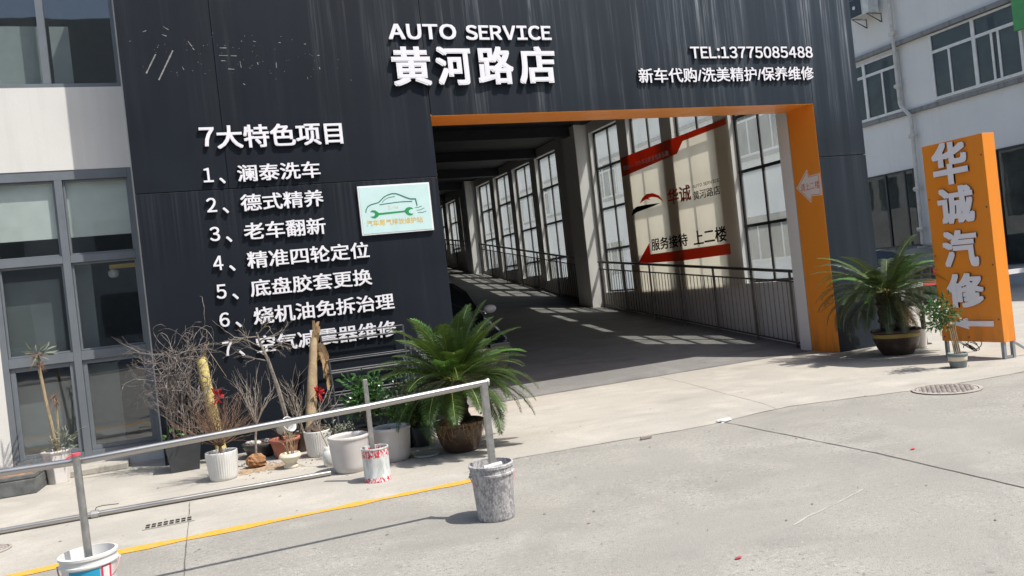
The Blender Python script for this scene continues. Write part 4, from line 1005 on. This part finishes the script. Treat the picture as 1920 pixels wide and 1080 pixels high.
# 8 terracotta pot with leaning tree
t = thing('potted_sapling', 'Leaning twin stemmed bare sapling in a terracotta coloured pot', 'potted plant', (.725, -.75, 0))
pot_lathe(t, (.725, -.75, 0), .105, .155, .21, 'terra', 40, lip=.014, soilz=.85)
b = MB(); MB().lathe([(.155, .175), (.167, .18), (.168, .212), (.155, .214)], (.725, -.75, 0), 40, capb=False).build('rim', 'terra', t, smooth=True)
rs = random.Random(17); b.tube([(.79, -.72, .18), (.775, -.68, .4), (.715, -.62, .8), (.655, -.58, 1.08), (.60, -.56, 1.25), (.57, -.56, 1.38)], [.022, .021, .02, .018, .014, .009], 8)
b.tube([(.815, -.72, .18), (.79, -.70, .4), (.735, -.64, .75), (.66, -.59, 1.08)], [.013, .013, .012, .009], 6)
for (z, x, dx, L) in ((1.1, .65, -1, .34), (1.18, .62, 1, .26), (1.22, .61, -1, .34), (1.28, .59, .6, .3), (1.33, .58, -.8, .26), (1.36, .575, .2, .34), (1.05, .66, -.8, .28), (1.15, .64, .9, .26)):
    branch(b, (x, -.57, z), (dx, rs.uniform(-.5, .1), .35+rs.uniform(-.3, .3)), L, .0075, 2, rs, 4, .65, .8, 6, .55, .05)
b.build('trunk', 'bark_grey', t)
b = MB()
for i in range(14): branch(b, (.70+rs.uniform(-.08, .1), -.78+rs.uniform(-.06, .06), .18), (rs.uniform(-.4, .5), -.2, 1), .15, .004, 1, rs, 2, .6, .5)
b.build('dry_stem', 'bark_brown', t)
# bare shrub to its right
t = thing('potted_shrub', 'Bare grey forked shrub in a hidden brown pot behind the terracotta one', 'potted plant', (.93, -.62, 0))
pot_lathe(t, (.93, -.55, 0), .09, .12, .22, 'dark_glaze', 32)
b = MB(); rs = random.Random(77)
for i in range(9): branch(b, (.93+rs.uniform(-.03, .03), -.55, .2), (rs.uniform(-.45, .35), rs.uniform(-.3, .2), 1), .44*rs.uniform(.7, 1.1), .008, 2, rs, 3, .5, .5, 6, .6, .2)
for i in range(4): branch(b, (1.0, -.6, .25), (.6+.2*i, -.3, .8), .42, .008, 1, rs, 2, .5, .9, 6, .6, .2)
b.build('branch', 'bark_grey', t)
# white tub lying in the terracotta pot
t = thing('plastic_tub', 'Scuffed white tub tipped on its side over the terracotta pot', 'tub', (.66, -.84, .22))
b = MB(); prof = [(.05, 0), (.055, .004), (.083, .15), (.09, .152), (.09, .162), (.081, .162), (.07, .12), (.048, .012), (.001, .01)]
b.lathe(prof, (0, 0, 0), 32); Rm = Matrix.Translation((0.03, 0.05, .075)) @ Matrix.Rotation(rad(62), 4, Vector((.75, .65, 0)).normalized()) @ Matrix.Rotation(0, 4, 'Z')
b.v = [tuple(Rm @ Vector(v)) for v in b.v]; b.build('shell', 'bin_white', t, smooth=True, local=True)
# 9 cream vase
t = thing('cream_vase', 'Small cream waisted vase holding a few bare sticks', 'vase', (.71, -1.42, 0))
MB().lathe([(.065, 0), (.075, .008), (.07, .03), (.055, .045), (.085, .085), (.115, .115), (.112, .125), (.098, .15), (.085, .152), (.09, .115), (.07, .10)], (.71, -1.42, 0), 40).build('body', 'pot_cream', t, smooth=True)
MB().disc((.71, -1.42, .125), .09, 18, .01, r).build('soil', 'soil', t)
b = MB(); rs = random.Random(9)
for i in range(9): branch(b, (.71+rs.uniform(-.05, .05), -1.42+rs.uniform(-.04, .04), .12), (rs.uniform(-.4, .3), rs.uniform(-.3, .3), 1), .26*rs.uniform(.6, 1), .0045, 1, rs, 2, .5, .4)
b.build('stick', 'bark_tan', t)
# 10 second ribbed pot
t = potted('ribbed_pot', 'White ribbed pot heaped with loose brown soil beside the wrapped trunk', 'pot', (1.045, -1.02, 0), 'white ribbed pots')
pot_lathe(t, (1.045, -1.02, 0), .115, .14, .275, 'pot_white', 120, .075, 38, soilz=.9, soil=None)
b = MB(); b.blob((1.045, -1.02, .265), (.12, .12, .065), r, 18, 9, .22); b.build('soil', 'soil', t)
# 11 tall wrapped trunk
t = thing('dry_trunk', 'Tall peeled brown trunk leaning on the wall with dry leaves and red bow', 'trunk', (1.02, -.35, 0))
P = [(1.0, -.5, 0), (1.06, -.42, .3), (1.13, -.33, .7), (1.19, -.25, 1.05), (1.225, -.2, 1.22)]
b = MB(); Q = []
for i in range(20):
    f_ = i/19*4; k_ = min(int(f_), 3); Q.append(Vector(P[k_]).lerp(Vector(P[k_+1]), f_-k_))
b.tube(Q, [.066-.022*i/19+rm.uniform(-.006, .006) for i in range(20)], 12); b.build('trunk', 'wood_pole', t, smooth='angle')
b = MB()
for i in range(13):
    top = Vector((1.22, -.22, 1.2-.02*i)); a = rm.uniform(-1.8, .9); out = Vector((math.cos(a)*.06+.03, -.05, .04)); L = rm.uniform(.18, .42)
    if i < 4: pts = [top, top+Vector((rm.uniform(-.03, .05), -.02, .12)), top+Vector((rm.uniform(-.04, .08), -.02, rm.uniform(.16, .24)))]
    else: pts = [top, top+out, top+out*1.3+Vector((.01, 0, -L*.5)), top+out*1.1+Vector((rm.uniform(-.02, .04), 0, -L))]
    w = rm.uniform(.014, .034)
    for p_, q_ in zip(pts, pts[1:]):
        s = Vector((w, rm.uniform(-w, w)*.7, 0)); e = .5 if q_ is pts[-1] else 1
        b.add([p_-s, p_+s, q_+s*e, q_-s*e], [(0, 1, 2, 3)])
b.build('dry_foliage', 'dry_leaf', t)
bow(t, (1.165, -.46, .62), .12, rm)
# 12 small white ribbed vase, 13/15 big pots
t = thing('small_pot', 'Small white glazed jar half hidden beside the bigger soil filled pot', 'pot', (1.055, -1.72, 0))
MB().lathe([(.04, 0), (.05, .006), (.062, .05), (.066, .12), (.056, .155), (.04, .175), (.043, .2), (.034, .2), (.032, .16)], (1.055, -1.72, 0), 32).build('body', 'pot_white', t, smooth=True)
MB().disc((1.055, -1.72, .17), .034, 12, .004).build('soil', 'soil', t)
b = MB(); branch(b, (1.055, -1.72, .17), (-.35, .1, 1), .36, .007, 2, random.Random(2), 2, .6, .5); b.build('stem', 'bark_grey', t)
def bigpot(label, c, r0, r1, h, ribs):
    t = thing('large_pot', label, 'pot', c, 'large pale round pots')
    MB().lathe([(r0*.88, 0), (r0*.9, .015), (r0*.97, .03), (r0, .06)]+[(r0+(r1-r0)*i/8, .06+(h-.10)*i/8) for i in range(1, 9)]+[(r1+.002, h-.035), (r1+.006, h-.03), (r1+.008, h-.006), (r1, h), (r1-.016, h), (r1-.022, h-.03), (r1-.026, h-.09)], c, 128 if ribs else 56, .028 if ribs else 0, 64, (.05, h-.045)).build('pot', 'pot_grey', t, smooth=True)
    MB().disc((c[0], c[1], h-.06), r1-.02, 28, .02, r).build('soil', 'soil', t)
    return t
bigpot('Large pale ribbed pot of soil directly behind the red banded can', (1.20, -2.13, 0), .165, .188, .345, True)
tb = bigpot('Large smooth pale pot with dark rim between the can and the cycad', (1.645, -1.98, 0), .168, .186, .335, False)
b = MB()
for i in range(7): b.blob((1.645+r.uniform(-.1, .1), -1.98+r.uniform(-.1, .1), .29), (.03, .03, .02), r, 8, 6, .2)
b.build('soil_clump', 'soil', tb)
# 14 red banded can with upright tube
t = thing('paint_can', 'Red banded flaking paint can standing in front of the ribbed pot', 'can', (1.325, -2.75, 0))
MB().lathe([(.112, 0), (.118, .004), (.118, .012), (.115, .016), (.116, .15), (.117, .285), (.122, .288), (.122, .298), (.116, .3), (.111, .298), (.108, .22), (.001, .21)], (1.325, -2.75, 0), 48).build('shell', 'can', t, smooth='angle')
MB().disc((1.325, -2.75, .222), .108, 20, .008, r).build('cement_fill', 'cement', t)
t = thing('steel_post', 'Short square steel post set upright in the red banded can', 'post', (1.305, -2.75, .22))
MB().box(1.287, 1.325, -2.769, -2.731, .21, .905).build('tube', 'steel_dull', t, bevel=.004)
# 16 metal plant rack
t = thing('plant_rack', 'Grey tubular plant rack standing empty against the black wall', 'rack', (1.83, -.3, 0))
for (x, y) in ((1.315, -.10), (2.315, -.10), (1.335, -.42), (2.30, -.42)): MB().tube([(x+(.04 if x < 2 else 0), y, 0), (x, y, 1.245 if y > -.2 else .96)], .013, 6).build('post', 'rack', t)
for (z, g_) in ((1.165, 1.245), (.80, .94), (.39, .545)):
    for zz, rr_ in ((z, .014), (g_, .009)):
        f = MB(); f.tube([(1.315, -.10, zz), (2.315, -.10, zz)], rr_, 6)
        if g_ < 1: f.tube([(1.335, -.42, zz), (2.30, -.42, zz)], rr_, 6); f.tube([(1.32, -.1, zz), (1.335, -.42, zz)], rr_, 6); f.tube([(2.315, -.1, zz), (2.30, -.42, zz)], rr_, 6)
        f.build('shelf_rail', 'rack', t)
f = MB()
for i in range(5): f.tube([(1.20, -.2, 1.33), (1.215+.02*i, -.15, 1.24)], .002, 4)
# 17 camellia
def leafbush(name, label, c, potr, poth, potm, cent, nl, size, sp, mat, rng, stem=True, group=None):
    t = thing(name, label, 'potted plant', c, group); pot_lathe(t, c, potr*.8, potr, poth, potm, 36)
    if stem:
        b = MB()
        for q in cent[::2]:
            b.tube([(c[0], c[1], poth*.8), ((c[0]*.6+q[0]*.4), (c[1]*.6+q[1]*.4), poth*.5+q[2]*.45), q], [.01, .007, .003], 5, cap=False)
        b.build('stem', 'bark_brown', t)
    b = MB(); leaves(b, cent, nl, size, rng, sp); b.build('foliage', mat, t); return t
rl = random.Random(55)
cent = [(1.58+rl.gauss(0, .07), -1.15+rl.gauss(0, .08), .57+rl.gauss(0, .10)) for _ in range(46)]
leafbush('potted_camellia', 'Glossy green camellia bush behind the two large pale pots', (1.58, -1.15, 0), .12, .24, 'dark_glaze', cent, 14, .078, .045, 'leafy', rl)
cent = [(1.87+rl.gauss(0, .07), -1.55+rl.gauss(0, .05), .40+rl.gauss(0, .05)) for _ in range(24)]
leafbush('leafy_plant', 'Bright green broad leaved low plant to the left of the scroll pot', (1.90, -1.42, 0), .13, .24, 'planter', cent, 11, .072, .035, 'leafy_lt', rl)
cent = [(2.08+rl.gauss(0, .07), -1.50+rl.gauss(0, .06), .30+rl.gauss(0, .08)) for _ in range(22)]
leafbush('leafy_plant', 'Dark green shrub squeezed between the low bright plant and the cycad pot', (2.06, -1.5, 0), .12, .22, 'planter', cent, 14, .06, .045, 'leafy_dk', rl)
cent = [(1.25+rl.gauss(0, .06), -1.35+rl.gauss(0, .04), .28+rl.gauss(0, .035)) for _ in range(16)]
leafbush('grey_herb', 'Dry grey green herb peeping over the ribbed pot behind the red banded can', (1.25, -1.35, 0), .09, .2, 'terra', cent, 14, .035, .03, 'grey_leaf', rl)
cent = [(2.15+rl.gauss(0, .14), -1.0+rl.gauss(0, .08), .52+rl.gauss(0, .12)) for _ in range(26)]
leafbush('dark_shrub', 'Dark leaved shrub in shade between the plant rack and the cycad crown', (2.12, -1.0, 0), .13, .25, 'dark_glaze', cent, 12, .05, .05, 'leafy_dk', rl)
# disc
t = tag(MB().lathe([(.001, .0), (.13, 0), (.135, .004), (.135, .012), (.128, .014), (.12, .010), (.001, .010)], (1.96, -2.05, .006), 40).build('glass_lid', 'disc', None, smooth='angle'), 'Flat frosted round lid lying on the ground left of the scroll pot', 'lid')

# right side small plants
rl = random.Random(66)
t = thing('potted_shrub', 'Small leafy shrub in a grey green pot with cream band before the orange sign', 'potted plant', (8.475, -2.62, 0))
MB().lathe([(.085, 0), (.088, .006), (.102, .085)], (8.475, -2.62, 0), 36).build('pot', 'sage_pot', t, smooth=True)
MB().lathe([(.1025, .086), (.105, .09), (.109, .135), (.1085, .138)], (8.475, -2.62, 0), 36, capb=False).build('glaze_band', 'pot_cream', t, smooth=True)
MB().lathe([(.1075, .139), (.114, .142), (.117, .178), (.107, .18), (.1, .15)], (8.475, -2.62, 0), 36, capb=False).build('rim', 'sage_pot', t, smooth=True)
MB().disc((8.475, -2.62, .155), .104, 20, .01, r).build('soil', 'soil', t)
b = MB()
for i in range(4): b.tube([(8.44+.03*i, -2.62, .15), (8.42+.03*i, -2.60, .45), (8.38+.07*i-.06, -2.6, .62)], [.008, .007, .004], 5)
b.build('stem', 'bark_tan', t)
b = MB(); cent = [(8.36+rl.gauss(0, .09), -2.56+rl.gauss(0, .09), .63+rl.gauss(0, .095)) for _ in range(34)]; leaves(b, cent, 11, .062, rl, .035, .45); b.build('foliage', 'leafy', t)
b = MB(); leaves(b, cent[::3], 5, .04, rl, .06, .8); b.build('blossom', 'flower', t)
t = thing('white_pot', 'Plain white pot half hidden behind the squat cycad pot', 'pot', (9.83, -.78, 0)); pot_lathe(t, (9.83, -.78, 0), .11, .13, .26, 'pot_grey', 36)
t = thing('short_post', 'Short dark steel post standing off the right corner of the portal', 'post', (10.19, -.57, 0))
MB().tube([(10.19, -.57, 0), (10.19, -.57, .85)], .035, 12).build('shaft', 'bracket', t, smooth='angle')
MB().lathe([(.09, 0), (.09, .015), (.04, .02)], (10.19, -.57, 0), 16).build('base_plate', 'bracket', t)

# ================================================================ RAILINGS AND BUCKETS IN FRONT
t = thing('pipe_railing', 'Waist high steel pipe railing with its posts set in two buckets', 'railing', (.4, -4.65, 0))
MB().tube([(-6, -4.62, .70), (-1.135, -4.645, .857), (-.735, -4.647, .853), (.967, -4.65, .905), (1.80, -4.65, .944)], .0225, 14).build('rail', 'steel', t, smooth='angle')
MB().tube([(1.80, -4.65, .944), (1.815, -4.65, .945)], .027, 14).build('end_cap', 'steel_dull', t)
MB().box(1.755, 1.80, -4.672, -4.628, .22, .955).build('post', 'steel_dull', t, bevel=.005)
MB().tube([(-.735, -4.69, .19), (-.737, -4.695, .55), (-.742, -4.70, .905)], .0215, 14).build('post', 'steel_dull', t, smooth='angle')
b = MB(); b.tube([(-.742, -4.70, .893), (-.742, -4.70, .908)], .0265, 14); b.tube([(-.76, -4.715, .9), (-.79, -4.72, .885)], .006, 5); b.build('tape', 'red_tape', t)
MB().tube([(1.70, -4.69, .365), (1.83, -4.69, .375)], .022, 12).build('tee_fitting', 'pot_grey', t, smooth='angle')
def bucket(label, c, r0, r1, h, mat, handle, fill='cement', hm='pink_wire'):
    t = thing('bucket', label, 'bucket', c, 'buckets weighting the railing posts')
    MB().lathe([(r0*.96, 0), (r0, .008), (r0+.002, .02), (r0+(r1-r0)*.75, h*.76), (r1, h*.80), (r1+.007, h*.81), (r1+.007, h*.84), (r1+.001, h*.85), (r1+.001, h*.93), (r1+.008, h*.94), (r1+.009, h*.985), (r1+.002, h), (r1-.006, h), (r1-.01, h*.8), (r0+.01, h*.6)], c, 56).build('shell', mat, t, smooth='angle')
    MB().disc((c[0], c[1], h*.72), r1-.012, 28, .012, r).build('cement_fill', fill, t)
    if handle:
        P = []
        for i in range(25):
            a = math.pi*i/24; P.append((c[0]+math.cos(a)*(r1+.012), c[1]-math.sin(a)*(r1+.02)*math.cos(rad(handle))*1.0-.004, h*.82-math.sin(a)*(r1)*math.sin(rad(handle))))
        MB().tube(P, .0042, 6).build('bail_handle', hm, t, smooth=True)
        for s in (-1, 1): MB().lathe([(.012, 0), (.012, .01)], (c[0]+s*(r1+.008), c[1], h*.80), 10).build('ear', mat, t)
    return t
bucket('Grey paint splattered bucket weighting the right railing post', (1.775, -4.62, 0), .128, .150, .385, 'splat', 62)
BL = (-.742, -4.66, 0)
bl = bucket('White bucket with blue label weighting the left railing post', BL, .128, .150, .328, 'bucket_white', 55)
def curved(c, r0, r1, a0, a1, z0, z1, m, name, parent, n=12):
    b = MB(); vs = []
    for i in range(n+1):
        a = a0+(a1-a0)*i/n
        for rr_, z in ((r0, z0), (r1, z1)): vs.append((c[0]+rr_*math.cos(a), c[1]+rr_*math.sin(a), z))
    b.add(vs, [(2*i, 2*i+2, 2*i+3, 2*i+1) for i in range(n)]); return b.build(name, m, parent, smooth=True)
curved(BL, .134, .1478, rad(-128), rad(-62), .03, .255, 'blue_label', 'label', bl); curved(BL, .134, .1484, rad(-59), rad(-34), .03, .262, 'red_label', 'label', bl)
curved(BL, .1415, .1489, rad(-55), rad(-40), .14, .25, 'bucket_white', 'label_mark', bl)
t = thing('fallen_rail', 'Long steel pipe lying on the ground behind the railing', 'rail', (-.5, -2.1, 0))
MB().tube([(-7, -2.0, .03), (-1.0, -2.12, .032), (.995, -2.185, .03)], .022, 12).build('pipe', 'steel', t, smooth='angle')
f = MB(); f.tube([(-1.035, -2.119, .032), (-.975, -2.121, .032)], .034, 12); f.build('clamp', 'steel_dull', t)
f = MB(); f.tube([(-1.0, -2.12, .06), (-.99, -2.11, .085), (-.94, -2.10, .09), (-.82, -2.07, .075)], .004, 5); f.build('wire_tie', 'bracket', t)

# ================================================================ GROUND DETAILS
def cover(label, c, rr_):
    t = thing('manhole_cover', label, 'manhole cover', c, 'round manhole covers')
    MB().lathe([(rr_*.90, .009), (rr_*.90, .013), (rr_, .013), (rr_, .006)], (c[0], c[1], 0), 56, capb=False).build('rim', 'iron', t)
    b = MB(); b.lathe([(rr_*.87, .006), (rr_*.87, .011), (.001, .011)], (c[0], c[1], 0), 56)
    s = .032; n = int(rr_/s)+1
    for i in range(-n, n+1):
        for j in range(-n, n+1):
            x, y = i*s, j*s
            if math.hypot(x, y) < rr_*.80: 
                if (i+j) % 2: b.box(c[0]+x-.013, c[0]+x+.013, c[1]+y-.004, c[1]+y+.004, .0112, .016)
                else: b.box(c[0]+x-.004, c[0]+x+.004, c[1]+y-.013, c[1]+y+.013, .0112, .016)
    b.build('lid', 'iron', t)
cover('Round iron manhole cover on the road in front of the orange sign', (7.18, -3.58, 0), .335)
cover('Round iron manhole cover cut by the left edge near the yellow line', (-1.70, -2.66, 0), .17)
t = thing('drain_grate', 'Small two row drain grate set beside the yellow line', 'grate', (-.40, -2.87, 0))
b = MB(); 
b.box(-.585, -.20, -2.955, -2.79, .005, .009); b.build('plate', 'apron', t)
b = MB()
for i in range(8):
    for j in range(2): b.box(-.565+i*.044, -.533+i*.044, -2.94+j*.075+i*.0, -2.885+j*.075, .0092, .0102)
b.build('slot', 'hole', t)
b = MB(); b.blob((4.753, -3.06, .012), (.085, .055, .016), r, 9, 7, .42); tag(b.build('rag', 'paper', None), 'Crumpled white scrap at the meeting of the pavement joints', 'litter')
b = MB(); b.prism([(3.75, -3.19, .006), (3.87, -3.18, .006), (3.87, -3.14, .006), (3.76, -3.15, .006)], (0, 0, .02)); tag(b.build('brick_chip', 'chip', None), 'Flat brown grey brick chip on the edge of the forecourt', 'litter')
for (x, y, lb) in ((4.975, -5.205, 'Red petal lying alone beside the long dark pavement joint'), (2.553, -6.31, 'Red petal lying at the very bottom of the road')):
    b = MB(); b.add([(x-.026, y-.006, .006), (x, y-.014, .008), (x+.026, y, .007), (x+.014, y+.012, .009), (x-.016, y+.010, .007), (x, y, .010)], [(0, 1, 5), (1, 2, 5), (2, 3, 5), (3, 4, 5), (4, 0, 5)])
    tag(b.build('petal', 'petal', None), lb, 'petal', 'red petals on the road')
b = MB(); rr = random.Random(12)
for i in range(150):
    x = rr.uniform(-1.5, 9); y = rr.uniform(-7, -1.2); s = rr.uniform(.004, .014)
    b.add([(x-s, y-s*.6, .006), (x+s, y-s*.4, .006), (x+s*.7, y+s*.6, .007), (x-s*.5, y+s*.5, .006), (x, y, .006+s*.5)], [(0, 1, 4), (1, 2, 4), (2, 3, 4), (3, 0, 4)])
for i in range(90):
    x = rr.gauss(.5, .22); y = rr.gauss(-1.15, .18); s = rr.uniform(.004, .012)
    b.add([(x-s, y-s, .006), (x+s, y-s, .006), (x+s, y+s, .007), (x-s, y+s, .006), (x, y, .006+s)], [(0, 1, 4), (1, 2, 4), (2, 3, 4), (3, 0, 4)])
o = b.build('gravel', 'chip', None); o['kind'] = 'stuff'
# loose soil spill
b = MB(); pts = [(.42+.34*math.cos(a)*q, -1.2+.2*math.sin(a)*q) for a, q in [(i*.105, rr.uniform(.55, 1.15)) for i in range(60)]]
b.add([(x, y, .0046) for x, y in pts], [tuple(range(60))]); o = b.build('soil_spill', 'spill', None); o['kind'] = 'stuff'

# ================================================================ BARRIER AND CARS
t = thing('boom_barrier', 'Red and white barrier boom across the lane behind the orange sign', 'barrier', (15.6, 3, 0))
for i in range(12):
    x0 = 12.6+i*.5; MB().box(x0, x0+.498, 2.965, 3.035, .605, .705).build('boom_stripe', 'boom_red' if i in (3, 6, 9) else 'boom_white', t)
MB().box(15.35, 15.65, 3.05, 3.35, 0, .95).build('housing', 'boom_white', t, bevel=.02)

def car(label, loc, rz):
    t = thing('parked_car', label, 'car', (0, 0, 0), 'black parked cars')
    # length axis Y (front = -Y), half width W
    st = [ # y, half-width, z_low, z_belt(hood/trunk height)
        (-2.28, .55, .36, .56), (-2.22, .72, .26, .64), (-2.0, .84, .22, .73), (-1.5, .89, .20, .82), (-.95, .905, .19, .90), (-.4, .91, .19, .935), (.4, .91, .19, .95), (1.1, .905, .19, .97), (1.55, .89, .21, .985), (2.0, .85, .25, .98), (2.25, .74, .33, .93), (2.31, .6, .42, .85)]
    b = MB(); vs = []; m = 12
    for (y, w, z0, z1) in st:
        zm = z0+(z1-z0)*.62
        ring = [(-w*.86, z0), (-w*.97, z0+.06), (-w, z0+(z1-z0)*.4), (-w*.985, zm), (-w*.94, z1-.04), (-w*.84, z1), (w*.84, z1), (w*.94, z1-.04), (w*.985, zm), (w, z0+(z1-z0)*.4), (w*.97, z0+.06), (w*.86, z0)]
        vs += [(x, y, z) for x, z in ring]
    n = len(st); b.add(vs, [(i*m+j, i*m+(j+1) % m, (i+1)*m+(j+1) % m, (i+1)*m+j) for i in range(n-1) for j in range(m)]+[tuple(range(m)), tuple((n-1)*m+j for j in range(m-1, -1, -1))])
    b.build('body', 'car', t, smooth='angle')
    cab = [(-1.02, .74, .90, .90), (-.35, .70, .93, 1.30), (.1, .64, .95, 1.425), (.6, .63, .96, 1.44), (1.1, .64, .97, 1.37), (1.75, .70, .98, 1.08), (1.95, .72, .975, .985)]
    b = MB(); vs = []
    for (y, wt, zb, zt) in cab:
        wb = .85 if -.9 < y < 1.9 else .78
        k_ = min(1, (zt-zb)/.45); wt2 = wb+(wt-wb)*k_
        vs += [(-wb, y, zb-.02), (-wt2, y, zt-.03*k_), (-wt2*.8, y, zt), (wt2*.8, y, zt), (wt2, y, zt-.03*k_), (wb, y, zb-.02)]
    n = len(cab)
    for i in range(n-1):
        for j in range(5):
            b.cur = 1 if (j == 2 and 1 <= i <= 3) or j in (1, 3) else 0
            b.add([vs[i*6+j], vs[i*6+j+1], vs[(i+1)*6+j+1], vs[(i+1)*6+j]], [(0, 1, 2, 3)])
    b.build('cabin', ['glass_car', 'car'], t, smooth='angle')
    for (x, y) in ((-.82, -1.42), (.82, -1.42), (-.82, 1.40), (.82, 1.40)):
        s = 1 if x > 0 else -1
        wv = MB(); wv.tube([(x-.10*s, y, .315), (x-.09*s, y, .315), (x+.08*s, y, .315), (x+.095*s, y, .315)], [.29, .315, .315, .29], 28); w_ = wv.build('wheel', 'rubber', t, smooth='angle')
        rm_ = MB(); rm_.tube([(x+.096*s, y, .315), (x+.10*s, y, .315)], .20, 20); rm_.build('rim', 'chrome', w_)
    for s in (-1, 1):
        MB().box(s*.5-.19, s*.5+.19, 2.24, 2.335, .70, .86).build('tail_light', 'tail', t, bevel=.02)
        MB().box(s*.58-.16, s*.58+.16, -2.26, -2.10, .58, .68).build('headlight', 'glass_car', t, bevel=.02)
        mv = MB(); mv.blob((s*1.0, -.72, .985), (.115, .06, .07), random.Random(1), 12, 8, 0); mv.tube([(s*.84, -.70, .94), (s*.95, -.72, .96)], .02, 6); mv.build('wing_mirror', 'bin_white' if rz == 0 else 'car', t, smooth=True)
    f = MB()
    for s in (-1, 1): f.tube([(s*.855, -.9, .945), (s*.865, .2, .965), (s*.865, 1.6, .995)], .012, 5)
    f.build('window_trim', 'chrome', t)
    t.location = loc; t.rotation_euler = (0, 0, rz); return t
c1 = car('Black car parked inside the ramp opening behind the cycad', (3.52, 3.75, ramp_z(3.75)+.0), 0)
c1.rotation_euler = (math.atan(.11), 0, 0)
# cars in the lane face away from the camera: rear towards -Y
c2 = car('Black car parked in the lane between the portal and the orange sign', (17.0, 6.95, .004), math.pi)
c3 = copy_tree(c2); c3.location = (19.9, 8.4, .004); c3['label'] = 'Black car by the factory wall showing past the right side of the orange sign'
